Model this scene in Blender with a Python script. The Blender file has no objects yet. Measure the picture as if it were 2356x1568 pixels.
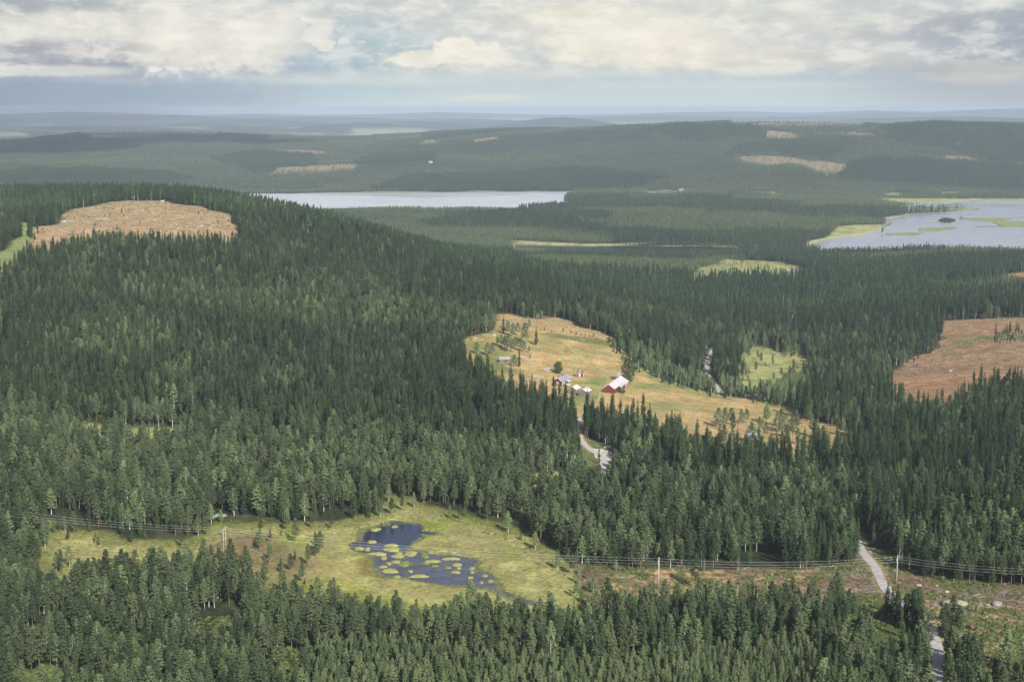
import bpy, math, random
import numpy as np

# ------------------------------------------------------------------ camera, light, exposure
R = math.radians
rng = np.random.default_rng(7)
random.seed(7)
CZ = 260.0                      # camera height above datum; the lakes lie 30 m above datum
PITCH = R(9.33); F = 1422.2; K = 1024 / 2356.0
scene = bpy.context.scene
cam_d = bpy.data.cameras.new("camera"); cam = bpy.data.objects.new("camera", cam_d)
scene.collection.objects.link(cam); scene.camera = cam
cam_d.sensor_width = 36; cam_d.lens = 50; cam_d.clip_start = 1; cam_d.clip_end = 120000
cam.location = (0, 0, CZ); cam.rotation_euler = (R(90) - PITCH, 0, 0)
SUN_AZ, SUN_EL = R(25), R(37)   # to the right of straight behind the camera
sun_v = np.array([math.sin(SUN_AZ) * math.cos(SUN_EL), -math.cos(SUN_AZ) * math.cos(SUN_EL), math.sin(SUN_EL)])
sd = bpy.data.lights.new("sun", 'SUN'); so = bpy.data.objects.new("sun", sd); scene.collection.objects.link(so)
sd.energy = 5.0; sd.angle = R(0.53); sd.color = (1, 0.95, 0.87)
so.rotation_euler = (R(90) - SUN_EL, 0, SUN_AZ)
scene.view_settings.view_transform = 'Standard'; scene.view_settings.look = 'None'
scene.view_settings.exposure = 0.45; scene.view_settings.gamma = 1.0
cy = scene.cycles
cy.max_bounces = 4; cy.diffuse_bounces = 2; cy.glossy_bounces = 2; cy.transmission_bounces = 2
cy.volume_bounces = 1; cy.transparent_max_bounces = 4; cy.use_denoising = True; cy.denoising_prefilter = 'ACCURATE'; cy.denoising_input_passes = 'RGB_ALBEDO_NORMAL'
cy.use_adaptive_sampling = True; cy.adaptive_threshold = 0.02
SCOL = scene.collection

# ------------------------------------------------------------------ node helpers
def V(nt, x):
    return x
def math_n(nt, op, a, b=None, c=None, clamp=False):
    n = nt.nodes.new('ShaderNodeMath'); n.operation = op; n.use_clamp = clamp
    for i, s in enumerate((a, b, c)):
        if s is None: continue
        if isinstance(s, (int, float)): n.inputs[i].default_value = s
        else: nt.links.new(s, n.inputs[i])
    return n.outputs[0]
def mixc(nt, fac, a, b, mode='MIX'):
    n = nt.nodes.new('ShaderNodeMix'); n.data_type = 'RGBA'; n.blend_type = mode
    for i, s in ((0, fac), (6, a), (7, b)):
        if isinstance(s, (int, float)): n.inputs[i].default_value = s
        elif isinstance(s, tuple): n.inputs[i].default_value = (*s[:3], 1)
        else: nt.links.new(s, n.inputs[i])
    return n.outputs[2]
def noise_n(nt, vec, scale, detail=4, rough=0.55, dist=0.0):
    n = nt.nodes.new('ShaderNodeTexNoise'); n.inputs['Scale'].default_value = scale
    n.inputs['Detail'].default_value = detail; n.inputs['Roughness'].default_value = rough
    n.inputs['Distortion'].default_value = dist
    if vec is not None: nt.links.new(vec, n.inputs['Vector'])
    return n.outputs[0]
def ramp_n(nt, fac, lo, hi, a=0.0, b=1.0):
    n = nt.nodes.new('ShaderNodeMapRange'); n.interpolation_type = 'SMOOTHSTEP'
    for i, s in enumerate((fac, lo, hi, a, b)):
        if isinstance(s, (int, float)): n.inputs[i].default_value = s
        else: nt.links.new(s, n.inputs[i])
    return n.outputs[0]
def smoothstep(a, b, x):
    t = np.clip((x - a) / (b - a), 0, 1); return t * t * (3 - 2 * t)

# ------------------------------------------------------------------ sky
def px_dir(u2, v2):              # S2 pixel -> (azimuth, elevation) in radians
    u, v = u2 * K, v2 * K
    x = u - 512; yv = 340.5 - v
    y = F * math.cos(PITCH) + yv * math.sin(PITCH); z = -F * math.sin(PITCH) + yv * math.cos(PITCH)
    return math.atan2(x, y), math.atan2(z, math.hypot(x, y))
world = bpy.data.worlds.new("World"); scene.world = world; world.use_nodes = True
nt = world.node_tree; nt.nodes.clear()
out = nt.nodes.new('ShaderNodeOutputWorld'); bg = nt.nodes.new('ShaderNodeBackground')
nt.links.new(bg.outputs[0], out.inputs[0])
sky = nt.nodes.new('ShaderNodeTexSky'); sky.sky_type = 'NISHITA'; sky.sun_disc = False
sky.sun_elevation = SUN_EL; sky.sun_rotation = math.pi - SUN_AZ; sky.altitude = 500; sky.air_density = 1.0; sky.dust_density = 1.5
skyc = mixc(nt, 1.0, sky.outputs[0], (0.09, 0.09, 0.09), 'MULTIPLY')
tc = nt.nodes.new('ShaderNodeTexCoord'); sp = nt.nodes.new('ShaderNodeSeparateXYZ'); nt.links.new(tc.outputs['Generated'], sp.inputs[0])
az = math_n(nt, 'ARCTAN2', sp.outputs[0], sp.outputs[1]); el = math_n(nt, 'ARCSINE', sp.outputs[2])
cb = nt.nodes.new('ShaderNodeCombineXYZ')
nt.links.new(math_n(nt, 'MULTIPLY', az, 10.0), cb.inputs[0]); nt.links.new(math_n(nt, 'MULTIPLY', el, 26.0), cb.inputs[1])
n1 = noise_n(nt, cb.outputs[0], 1.0, 8, 0.58, 0.3)
n2 = noise_n(nt, cb.outputs[0], 3.7, 7, 0.6, 0.2)
cb2 = nt.nodes.new('ShaderNodeCombineXYZ')
nt.links.new(math_n(nt, 'MULTIPLY', az, 5.0), cb2.inputs[0]); nt.links.new(math_n(nt, 'MULTIPLY', el, 60.0), cb2.inputs[1]); cb2.inputs[2].default_value = 3.3
n3 = noise_n(nt, cb2.outputs[0], 1.0, 6, 0.55)
cb3 = nt.nodes.new('ShaderNodeCombineXYZ')
nt.links.new(math_n(nt, 'MULTIPLY', az, 60.0), cb3.inputs[0]); nt.links.new(math_n(nt, 'MULTIPLY', el, 80.0), cb3.inputs[1]); cb3.inputs[2].default_value = 8.3
n4 = noise_n(nt, cb3.outputs[0], 1.0, 5, 0.6)
cb3b = nt.nodes.new('ShaderNodeVectorMath'); cb3b.operation = 'ADD'; nt.links.new(cb3.outputs[0], cb3b.inputs[0]); cb3b.inputs[1].default_value = (5.1, 2.2, 9.7)
n4b = noise_n(nt, cb3b.outputs[0], 1.3, 6, 0.62)
azd = math_n(nt, 'ADD', az, math_n(nt, 'MULTIPLY', math_n(nt, 'SUBTRACT', n2, 0.5), 0.05))
azd = math_n(nt, 'ADD', azd, math_n(nt, 'MULTIPLY', math_n(nt, 'SUBTRACT', n4, 0.5), 0.02))
eld = math_n(nt, 'ADD', el, math_n(nt, 'MULTIPLY', math_n(nt, 'SUBTRACT', n1, 0.5), 0.022))
eld = math_n(nt, 'ADD', eld, math_n(nt, 'MULTIPLY', math_n(nt, 'SUBTRACT', n4, 0.5), 0.013))
def srgb(r, g, b):
    return tuple(((c / 255) / 12.92 if c < 10 else (((c / 255) + 0.055) / 1.055) ** 2.4) / SKYX for c in (r, g, b))
SKYX = 2 ** 0.45
col = mixc(nt, ramp_n(nt, el, 0.0, 0.03), srgb(204, 217, 222), srgb(190, 206, 212))
col = mixc(nt, ramp_n(nt, el, 0.03, 0.075), col, srgb(202, 208, 208))
# (u2, v2, ru, rv, colour, softness, strength) broad layers first, then the cumulus heads
blobs = [
 (-80, 225, 700, 130, srgb(142, 157, 179), 0.9, 0.95),
 (350, 215, 420, 70, srgb(168, 184, 198), 0.9, 0.6),
 (2420, 170, 520, 130, srgb(172, 178, 190), 0.9, 0.65),
 (2330, 70, 420, 50, srgb(160, 166, 180), 0.9, 0.55),
 (2000, 72, 300, 26, srgb(158, 166, 178), 0.8, 0.65),
 (120, 92, 460, 92, srgb(184, 188, 193), 0.6, 0.85),
 (560, 152, 420, 34, srgb(174, 183, 198), 0.9, 0.7),
 (330, 55, 420, 62, srgb(230, 229, 221), 0.6, 0.9),
 (470, 105, 240, 60, srgb(232, 230, 222), 0.42, 0.92),
 (610, 78, 85, 46, srgb(238, 235, 226), 0.4, 0.92),
 (660, 100, 60, 24, srgb(236, 233, 224), 0.42, 0.9),
 (120, 110, 230, 15, srgb(176, 176, 188), 0.9, 0.6),
 (60, 8, 260, 22, srgb(168, 174, 186), 0.9, 0.7),
 (110, 146, 260, 11, srgb(170, 172, 184), 0.9, 0.6),
 (90, 163, 200, 14, srgb(220, 221, 216), 0.6, 0.85),
 (830, 130, 200, 95, srgb(180, 200, 210), 0.9, 0.75),
 (1500, 60, 640, 110, srgb(222, 223, 216), 0.8, 0.85),
 (1440, 95, 230, 60, srgb(242, 236, 222), 0.6, 0.85),
 (1330, 35, 200, 30, srgb(240, 236, 222), 0.8, 0.8),
 (1580, 120, 120, 34, srgb(238, 232, 218), 0.42, 0.8),
 (1720, 140, 200, 34, srgb(230, 227, 216), 0.5, 0.75),
 (1960, 130, 180, 45, srgb(212, 212, 208), 0.7, 0.6),
 (2250, 165, 130, 30, srgb(208, 206, 202), 0.7, 0.7),
 (700, 176, 320, 13, srgb(204, 212, 214), 0.9, 0.7),
 (1200, 163, 400, 20, srgb(214, 218, 213), 0.9, 0.8),
 (1030, 136, 170, 18, srgb(240, 235, 222), 0.42, 0.92),
 (1062, 110, 52, 26, srgb(244, 239, 226), 0.4, 0.95),
 (1120, 122, 60, 18, srgb(240, 236, 224), 0.42, 0.9),
 (722, 72, 36, 30, srgb(234, 233, 224), 0.42, 0.9),
 (742, 103, 30, 14, srgb(238, 235, 224), 0.42, 0.9),
 (796, 96, 22, 9, srgb(228, 230, 222), 0.44, 0.8),
 (900, 186, 340, 12, srgb(212, 218, 216), 0.9, 0.5),
 (1650, 196, 380, 12, srgb(214, 218, 214), 0.9, 0.5),
 (330, 184, 260, 9, srgb(182, 190, 202), 0.9, 0.5),
 (1130, 226, 100, 9, srgb(222, 224, 216), 0.7, 0.75),
]
_dc = {}
def dist_coords(level, puffy):
    if (level, puffy) not in _dc:
        ka, ke = ((0.055, 0.024), (0.045, 0.012), (0.03, 0.006))[level]; kf = 1.7 if puffy else 0.8
        aa = math_n(nt, 'ADD', az, math_n(nt, 'MULTIPLY', math_n(nt, 'SUBTRACT', n2, 0.5), ka)); ee = math_n(nt, 'ADD', el, math_n(nt, 'MULTIPLY', math_n(nt, 'SUBTRACT', n1, 0.5), ke * (0.35 if puffy and ru_small[0] else 1)))
        aa = math_n(nt, 'ADD', aa, math_n(nt, 'MULTIPLY', math_n(nt, 'SUBTRACT', n4, 0.5), 0.020 * kf)); ee = math_n(nt, 'ADD', ee, math_n(nt, 'MULTIPLY', math_n(nt, 'SUBTRACT', n4b, 0.5), ke * 0.8 * kf))
        _dc[(level, puffy)] = (aa, ee)
    return _dc[(level, puffy)]
ru_small = [False]
for (u2, v2, ru, rv, c, soft, st) in blobs:
    a0, e0 = px_dir(u2, v2); ra, re = ru * K / F, rv * K / F
    a1, e1 = dist_coords(0 if rv >= 38 else 1 if rv >= 18 else 2, soft < 0.45)
    dx = math_n(nt, 'DIVIDE', math_n(nt, 'SUBTRACT', a1, a0), ra); dy = math_n(nt, 'DIVIDE', math_n(nt, 'SUBTRACT', e1, e0), re)
    d = math_n(nt, 'SQRT', math_n(nt, 'ADD', math_n(nt, 'MULTIPLY', dx, dx), math_n(nt, 'MULTIPLY', dy, dy)))
    m = ramp_n(nt, d, 1.0 - soft * 0.75, 1.0 + soft * 0.3, st, 0.0)
    col = mixc(nt, m, col, c)
pf = math_n(nt, 'MULTIPLY', ramp_n(nt, n2, 0.44, 0.64, 0.0, 0.50), ramp_n(nt, el, 0.018, 0.03))
col = mixc(nt, pf, col, srgb(238, 233, 222))
pf = math_n(nt, 'MULTIPLY', ramp_n(nt, n3, 0.48, 0.68, 0.0, 0.20), ramp_n(nt, el, 0.018, 0.03))
col = mixc(nt, pf, col, srgb(168, 174, 186))
# fine cloud texture: light and darker puffs and streaks
tx = math_n(nt, 'ADD', math_n(nt, 'MULTIPLY', math_n(nt, 'SUBTRACT', n2, 0.5), 0.9), math_n(nt, 'MULTIPLY', math_n(nt, 'SUBTRACT', n4, 0.5), 0.35))
tx = math_n(nt, 'ADD', tx, math_n(nt, 'MULTIPLY', math_n(nt, 'SUBTRACT', n3, 0.5), 0.45))
up = ramp_n(nt, el, 0.008, 0.03)
bright = math_n(nt, 'ADD', 1.0, math_n(nt, 'MULTIPLY', tx, math_n(nt, 'MULTIPLY', up, 0.55)))
cbb = nt.nodes.new('ShaderNodeCombineXYZ')
for i in range(3): nt.links.new(bright, cbb.inputs[i])
col = mixc(nt, 1.0, col, cbb.outputs[0], 'MULTIPLY')
# above the photographed band: broken cloud over blue sky
cb4 = nt.nodes.new('ShaderNodeVectorMath'); cb4.operation = 'SCALE'; nt.links.new(tc.outputs['Generated'], cb4.inputs[0]); cb4.inputs[3].default_value = 3.0
n5 = noise_n(nt, cb4.outputs[0], 1.0, 6, 0.55, 0.4)
high = mixc(nt, ramp_n(nt, n5, 0.44, 0.56), skyc, srgb(160, 166, 178))
col = mixc(nt, ramp_n(nt, el, 0.10, 0.16), col, high)
nt.links.new(col, bg.inputs[0]); bg.inputs[1].default_value = 1.0

# ------------------------------------------------------------------ small helpers
def tag(o, label=None, cat=None, group=None, kind=None):
    if label: o['label'] = label
    if cat: o['category'] = cat
    if group: o['group'] = group
    if kind: o['kind'] = kind
    return o
def mesh_np(name, verts, faces, mats=(), mat_idx=None, smooth=False):
    """faces: list of index tuples, or an (n,4)/(n,3) array"""
    me = bpy.data.meshes.new(name)
    verts = np.asarray(verts, dtype=np.float32)
    if isinstance(faces, np.ndarray):
        n, k = faces.shape
        me.vertices.add(len(verts)); me.vertices.foreach_set('co', verts.ravel())
        me.loops.add(n * k); me.loops.foreach_set('vertex_index', faces.astype(np.int32).ravel())
        me.polygons.add(n); me.polygons.foreach_set('loop_start', np.arange(0, n * k, k, dtype=np.int32))
        me.update(calc_edges=True)
    else:
        me.from_pydata(verts.tolist(), [], [list(map(int, f)) for f in faces]); me.update()
    for m in mats: me.materials.append(m)
    if mat_idx is not None: me.polygons.foreach_set('material_index', np.asarray(mat_idx, dtype=np.int32))
    me.polygons.foreach_set('use_smooth', np.full(len(me.polygons), smooth))
    return me
def link(name, me, parent=None, loc=None):
    o = bpy.data.objects.new(name, me); SCOL.objects.link(o)
    if parent is not None: o.parent = parent
    if loc is not None: o.location = loc
    return o
def vnoise(x, y, seed=0):
    xi = np.floor(x).astype(np.int64); yi = np.floor(y).astype(np.int64); fx = x - xi; fy = y - yi
    fx = fx * fx * (3 - 2 * fx); fy = fy * fy * (3 - 2 * fy)
    def h(a, b):
        n = (a * 374761393 + b * 668265263 + seed * 1442695041) & 0xffffffff
        n = ((n ^ (n >> 13)) * 1274126177) & 0xffffffff
        return ((n ^ (n >> 16)) & 0xffffff) / 16777215.0
    return (h(xi, yi) * (1 - fx) + h(xi + 1, yi) * fx) * (1 - fy) + (h(xi, yi + 1) * (1 - fx) + h(xi + 1, yi + 1) * fx) * fy
def fbm(x, y, o=4, seed=0):
    s = 0; a = 0.5; t = 0
    for i in range(o):
        s = s + a * vnoise(x * 2 ** i, y * 2 ** i, seed + i * 17); t += a; a *= 0.5
    return s / t

# ------------------------------------------------------------------ terrain shape (heights relative to the camera)
LAKE, BOG, POND = -230.0, -171.0, -171.5
def az_t(u2, v2):
    a, e = px_dir(u2, v2); return a, math.tan(-e)
ctrl = []                       # (az, ln r, z)
def cp(u2, v2, z):
    a, t = az_t(u2, v2); ctrl.append((a, math.log(-z / t), z))
def hid(u2, r, z):
    ctrl.append((az_t(u2, 600)[0], math.log(r), z))
for p in [(-300,1568,-160),(0,1568,-163),(600,1568,-165),(1200,1568,-166),(1800,1568,-165),(2356,1568,-160),(2700,1568,-156),
 (0,1400,-166),(600,1430,-170),(1200,1430,-171),(1800,1420,-169),(2356,1440,-160),
 (120,1230,-170),(200,1290,-171),(400,1250,-171),(600,1230,-171),(900,1160,-171),(700,1300,-171),(1000,1350,-171),(1250,1300,-171),(1150,1230,-171),(950,1250,-171),
 (1500,1330,-170),(1800,1330,-169),(2050,1320,-167),(2200,1390,-162),(2356,1390,-159),(2356,1340,-162),
 (-200,1000,-160),(200,1000,-164),(800,1000,-168),(1100,1000,-171),(200,850,-152),(800,850,-165),(1000,850,-171),(200,700,-135),(500,700,-139),(800,700,-152),(1050,700,-166),
 (-200,700,-130),(-200,560,-114),(200,600,-120),(500,600,-122),(800,600,-142),(300,560,-113),(70,524,-106),(180,475,-101),(300,458,-98),(390,460,-98),(530,492,-104),(553,545,-113),(150,560,-114),(0,600,-118),
 (600,483,-106),(700,505,-114),(850,552,-130),(960,574,-151),
 (1100,600,-172),(1300,600,-195),(1300,700,-185),(1500,600,-216),(1500,700,-206),(1150,660,-170),
 (1140,722,-171),(1300,733,-176),(1400,775,-180),(1330,870,-181),(1410,880,-181),(1330,800,-177),(1200,800,-174),(1120,800,-172),(1600,920,-190),(1830,950,-194),(1446,816,-183),(1650,960,-188),(1500,880,-186),
 (1330,960,-180),(1390,1050,-178),(1500,1050,-180),(1350,1120,-174),(1800,1050,-187),(2100,1050,-181),(1800,1200,-177),(2100,1200,-173),(2340,1200,-168),
 (2060,870,-196),(2130,745,-197),(2350,735,-190),(2350,850,-184),(2200,900,-188),(2340,1000,-176),(2600,1000,-170),(2600,735,-186),
 (1780,825,-208),(1640,830,-204),(1900,880,-203),(1700,700,-218),(1950,700,-212),(2200,660,-203),(2000,600,-214),(2200,592,-207),(2350,592,-206),(2600,600,-205),
 (1730,610,-225),(1400,563,-229),(1600,566,-229),(1250,560,-226),(1850,577,-228.5),(2000,560,-230),(2200,555,-230),(2350,550,-230),
 (1500,504,-215),(1780,506,-218),(1400,476,-227),(1150,502,-218),(1000,482,-225),(1000,530,-225),(820,500,-225),(1950,490,-226),(2200,500,-230),(2350,500,-230),(2050,466,-229),(2350,462,-230),(1100,450,-230),(800,450,-230),(600,455,-230),
 (800,442,-229),(1300,439,-229),(1550,440,-228),(500,442,-228),
 (100,425,-215),(-200,425,-215),(100,347,-165),(300,352,-165),(-200,347,-165),(560,352,-165),(-100,320,-150),(180,309,-120),(330,306,-113),(520,309,-120),(640,320,-140),
 (820,330,-148),(964,321,-136),(1160,306,-106),(1330,296,-85),(1500,289,-72),(1700,284,-63),(1820,281,-60),(1950,285,-64),(2060,293,-73),(2150,301,-80),(2356,300,-78),(2600,300,-78),
 (1000,400,-200),(1000,350,-162),(1500,400,-196),(1500,340,-142),(1500,300,-96),(1250,350,-158),(1250,310,-112),(1900,400,-192),(1900,340,-132),(1900,300,-86),(2300,400,-192),(2300,340,-128),(2500,340,-128),(1700,430,-223),(2300,430,-223),
 (700,400,-205),(700,350,-168),(500,400,-205),(300,400,-200)]: cp(*p)
for u2 in (130, 230, 310, 390): hid(u2, 1640, -98.5); hid(u2, 1740, -103)
for u2 in (-200, 100, 300): hid(u2, 1950, -122); hid(u2, 2400, -170); hid(u2, 3100, -218)
for p in [(600,1850,-142),(600,2350,-205),(850,1700,-168),(850,2100,-214),(960,1850,-190),(960,2250,-220),(0,7500,-175),(60,6800,-165),(0,3600,-222),
          (400,2800,-222),(700,2700,-224)]: hid(*p)
for u2 in range(-300, 2700, 300): hid(u2, 9600, -195)
for u2 in (2150, 2350, 2600): hid(u2, 5900, -92); hid(u2, 6700, -118); hid(u2, 7700, -160)
for u2 in (1850, 1650): hid(u2, 7300, -92); hid(u2, 8300, -135)
for u2 in (1160, 1300, 1450): hid(u2, 7300, -118); hid(u2, 8300, -155)
hid(520, 7400, -160); hid(700, 7400, -168); hid(830, 7900, -170); hid(965, 7900, -162); hid(300, 7700, -170)
C = np.array(ctrl); P = C[:, :2]
def kern(d2): return 0.5 * d2 * np.log(d2 + 1e-12)
A = kern(((P[:, None] - P[None]) ** 2).sum(-1)) + np.eye(len(P)) * 2e-4
B = np.c_[np.ones(len(P)), P]; M = np.block([[A, B], [B.T, np.zeros((3, 3))]])
W = np.linalg.solve(M, np.r_[C[:, 2], np.zeros(3)])
cg_a = np.linspace(R(-27), R(27), 200); cg_l = np.linspace(math.log(330), math.log(9700), 420)
Gc = np.zeros((len(cg_l), len(cg_a)))
for i, l in enumerate(cg_l):
    d2 = (cg_a[:, None] - P[None, :, 0]) ** 2 + (l - P[None, :, 1]) ** 2
    Gc[i] = kern(d2) @ W[:-3] + W[-3] + W[-2] * cg_a + W[-1] * l
def bil(G, ga, gl, a, l):
    fa = np.clip((a - ga[0]) / (ga[1] - ga[0]), 0, len(ga) - 1.001); fl = np.clip((l - gl[0]) / (gl[1] - gl[0]), 0, len(gl) - 1.001)
    ia = fa.astype(int); il = fl.astype(int); fa = fa - ia; fl = fl - il
    return (G[il, ia] * (1 - fa) + G[il, ia + 1] * fa) * (1 - fl) + (G[il + 1, ia] * (1 - fa) + G[il + 1, ia + 1] * fa) * fl
sky_v = [263, 262, 264, 261, 256, 260, 264.5, 260.5, 264, 262, 257, 261, 264, 262, 257, 255.5, 259, 253, 256, 250, 246, 249, 252]
sky_u = [-400 + 3100 * i / (len(sky_v) - 1) for i in range(len(sky_v))]
sky_a = [px_dir(u, v)[0] for u, v in zip(sky_u, sky_v)]; sky_t = [math.tan(-px_dir(u, v)[1]) for u, v in zip(sky_u, sky_v)]
fhills = [(20, 10600, 298, 600, 350), (190, 11500, 289, 950, 350), (90, 15000, 273, 1300, 450), (330, 16500, 264.5, 1500, 500), (430, 12600, 284, 760, 350), (560, 14500, 275, 950, 400), (700, 18000, 268, 1500, 600),
          (830, 12000, 282, 480, 350), (760, 13200, 285, 1100, 350), (965, 14000, 279, 560, 350), (1040, 17000, 273, 1300, 500), (1290, 12800, 269.5, 460, 450), (1200, 15500, 277, 900, 400), (1560, 19000, 266, 1700, 600),
          (1850, 18000, 267, 1500, 600), (2200, 15500, 268, 1500, 500), (2330, 12500, 278, 1300, 450), (2050, 20500, 260, 1500, 600)]
def far_z(x, y, a, r):
    z = -250 + 75 * fbm(x / 2400, y / 1500, 4, 5) ** 1.2
    for (u2, rr, v2, sa, sr) in fhills:
        a0, t = az_t(u2, v2); top = -t * rr
        da = (a - a0) * rr / sa; dr = (r - rr) / sr
        z = np.maximum(z, -225 + (top + 225) * np.exp(-0.5 * (da * da + dr * dr)) * (0.97 + 0.05 * fbm(x / 500, y / 500, 3, 9)))
    t = np.interp(a, sky_a, sky_t)
    z = np.maximum(z, -225 + (-t * 25000 + 225) * np.exp(-0.5 * ((r - 25000) / 1400) ** 2) * (1.0 - 0.03 * fbm(x / 2500, y / 9000, 3, 4)))
    return z
def base_z(x, y):
    r = np.hypot(x, y); a = np.arctan2(x, y)
    z = bil(Gc, cg_a, cg_l, np.clip(a, R(-27), R(27)), np.log(np.clip(r, 331, 9690)))
    rough = smoothstep(900, 2500, r)
    z = z + (fbm(x / 90, y / 90, 4, 1) - 0.5) * (3.0 + 5 * rough) + (fbm(x / 420, y / 420, 3, 2) - 0.5) * (2 + 22 * smoothstep(4100, 5000, r) * smoothstep(7600, 6200, r))
    w = smoothstep(8200, 9600, r)
    if np.any(w > 0):
        z = z * (1 - w) + far_z(x, y, a, r) * w
    return z
def to_world(u2, v2, z=None):    # S2 pixel -> world x, y (on the terrain, or on the plane z)
    a, e = px_dir(u2, v2); t = math.tan(-e)
    if z is not None: r = -z / max(t, 1e-4)
    else:
        rr = np.exp(np.linspace(math.log(340), math.log(9000), 3000))
        zz = base_z(rr * math.sin(a), rr * math.cos(a)); hit = np.nonzero(zz > -t * rr)[0]
        r = rr[hit[0]] if len(hit) else 9000
    return (r * math.sin(a), r * math.cos(a))
def W_poly(pts, z=None): return np.array([to_world(u, v, z) for u, v in pts])
def sdist(poly, x, y):           # signed distance, negative inside; big where far outside
    out = np.full(x.shape, 1e4); m = (x > poly[:, 0].min() - 60) & (x < poly[:, 0].max() + 60) & (y > poly[:, 1].min() - 60) & (y < poly[:, 1].max() + 60)
    if not m.any(): return out
    px, py = x[m], y[m]; d = np.full(px.shape, 1e9); ins = np.zeros(px.shape, bool)
    for i in range(len(poly)):
        ax, ay = poly[i]; bx, by = poly[(i + 1) % len(poly)]
        ex, ey = bx - ax, by - ay; L = ex * ex + ey * ey + 1e-9
        t = np.clip(((px - ax) * ex + (py - ay) * ey) / L, 0, 1)
        d = np.minimum(d, (px - ax - t * ex) ** 2 + (py - ay - t * ey) ** 2)
        c = (ay > py) != (by > py)
        ins ^= c & (px < (bx - ax) * (py - ay) / (by - ay + 1e-12) + ax)
    d = np.sqrt(d); out[m] = np.where(ins, -d, d); return out

# ------------------------------------------------------------------ the plan of the place
def z4(l): return [(776.5 + x / 4.311, 1161.9 + y / 4.311) for x, y in l]
pond_pts = z4([(130,380),(210,350),(205,290),(240,230),(330,215),(440,190),(540,150),(700,165),(820,185),(845,215),(840,250),(975,270),(970,292),(850,290),(845,320),(690,395),(740,440),(860,445),(900,490),(1060,475),(1130,490),(1350,530),(1405,570),(1365,600),(1395,640),(1530,680),(1540,730),(1600,770),(1640,860),(1760,885),(1850,930),(1990,960),(1960,985),(1820,965),(1700,925),(1600,895),(1500,830),(1330,815),(1020,790),(900,765),(700,725),(440,720),(390,680),(370,640),(370,560),(330,520),(250,480),(150,430)])
pond = W_poly(pond_pts, POND)
lake_b = W_poly([(300,470),(470,447),(519,446),(772,443.2),(1085,441.2),(1319,440),(1335,442),(1300,452),(1294,462),(1310,466),(1380,466.5),(1400,470),(1330,475),(1310,480),(1240,484),(1100,482),(900,479),(700,482),(500,494),(330,500)], LAKE)
lake_b2 = W_poly([(1488,438.5),(1570,438),(1575,441),(1530,444),(1492,443)], LAKE)
lake_r = W_poly([(1865,560),(1913,547),(1980,540),(2025,528),(2047,514),(2028,504),(2084,496),(2092,491.5),(2180,488),(2255,481),(2170,478),(2090,473),(2047,467),(2180,465.5),(2207,461.8),(2750,461.8),(2750,600),(2200,592),(2000,602),(1900,594),(1855,578)], LAKE)
river = W_poly([(1180,561.5),(1240,562),(1378,564.5),(1500,566),(1598,565.5),(1690,568),(1700,582),(1600,582),(1480,583),(1300,582),(1190,576)], LAKE + 0.3)
pool = W_poly([(1797,622),(1830,623),(1832,632),(1800,633)], -226)
waters = [(pond, POND), (lake_b, LAKE), (lake_b2, LAKE), (lake_r, LAKE), (river, LAKE + 0.3), (pool, -226)]
isl = [W_poly(p, LAKE) for p in (
    [(2159,509),(2165,502),(2178,500),(2196,504),(2198,509),(2180,512)],
    [(2197,500),(2230,498),(2290,497),(2314,500),(2300,505),(2356,509),(2500,508),(2500,528),(2356,528),(2320,524),(2290,512),(2240,507)],
    [(2114,524),(2150,521),(2194,521),(2190,527),(2160,535),(2120,532)], [(2036,537),(2060,535),(2110,533),(2127,537),(2100,543),(2050,542)],
    [(2247,520),(2310,519),(2312,522),(2250,523)], [(2081,474),(2120,474),(2190,481),(2255,481),(2200,486),(2120,490),(2085,492)])]
isl = [p if i == 0 else (p - p.mean(0)) * (1, 0.7) + p.mean(0) for i, p in enumerate(isl)]
bog_pts = [(97,1190),(127,1196),(160,1206),(243,1219),(273,1239),(333,1241),(433,1239),(447,1226),(460,1200),(540,1200),(650,1200),(785,1203),(870,1175),(885,1143),(940,1146),(967,1163),(1107,1190),(1157,1203),(1237,1236),(1297,1273),(1320,1301),(1400,1310),(1400,1410),(1310,1425),(1230,1450),(1150,1432),(960,1425),(820,1425),(690,1418),(600,1365),(533,1342),(483,1330),(367,1328),(300,1338),(233,1350),(150,1362),(95,1300)]
bog = W_poly(bog_pts)
corr = W_poly([(1323,1301),(1475,1306),(1570,1306),(1803,1310),(1963,1293),(1976,1268),(1990,1254),(2037,1268),(2080,1300),(2103,1323),(2203,1333),(2500,1350),(2500,1565),(2356,1550),(2270,1535),(2195,1520),(2160,1470),(2130,1432),(2090,1400),(2000,1408),(1850,1402),(1500,1404),(1340,1412)])
meadow = W_poly([(1140,722),(1178,720),(1205,730),(1237,733),(1285,730),(1320,741),(1344,755),(1382,763),(1406,773),(1417,790),(1446,816),(1470,841),(1492,851),(1532,873),(1600,894),(1668,909),(1740,918),(1800,930),(1832,945),(1850,962),(1900,972),(1960,985),(1990,1000),(1985,1046),(1850,1070),(1730,1078),(1618,1055),(1546,1020),(1478,992),(1420,984),(1362,980),(1345,975),(1342,1000),(1325,1000),(1320,965),(1292,962),(1240,945),(1215,930),(1183,918),(1137,908),(1100,882),(1060,852),(1065,784),(1089,773),(1127,765),(1140,757)])
lot_clear = W_poly([(1325,985),(1345,985),(1347,1007),(1385,1018),(1430,1034),(1430,1066),(1426,1100),(1420,1150),(1350,1150),(1337,1085),(1330,1030),(1316,995)])
hillcut = W_poly([(70,524),(133,517),(143,494),(157,483),(233,469),(293,461),(390,462),(400,468),(460,474),(483,484),(530,492),(533,504),(550,521),(553,562),(533,575),(377,567),(233,562),(150,577),(67,600)])
hillgreen = W_poly([(-20,590),(45,545),(48,512),(65,512),(72,526),(67,605),(0,640),(-20,640)])
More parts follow.
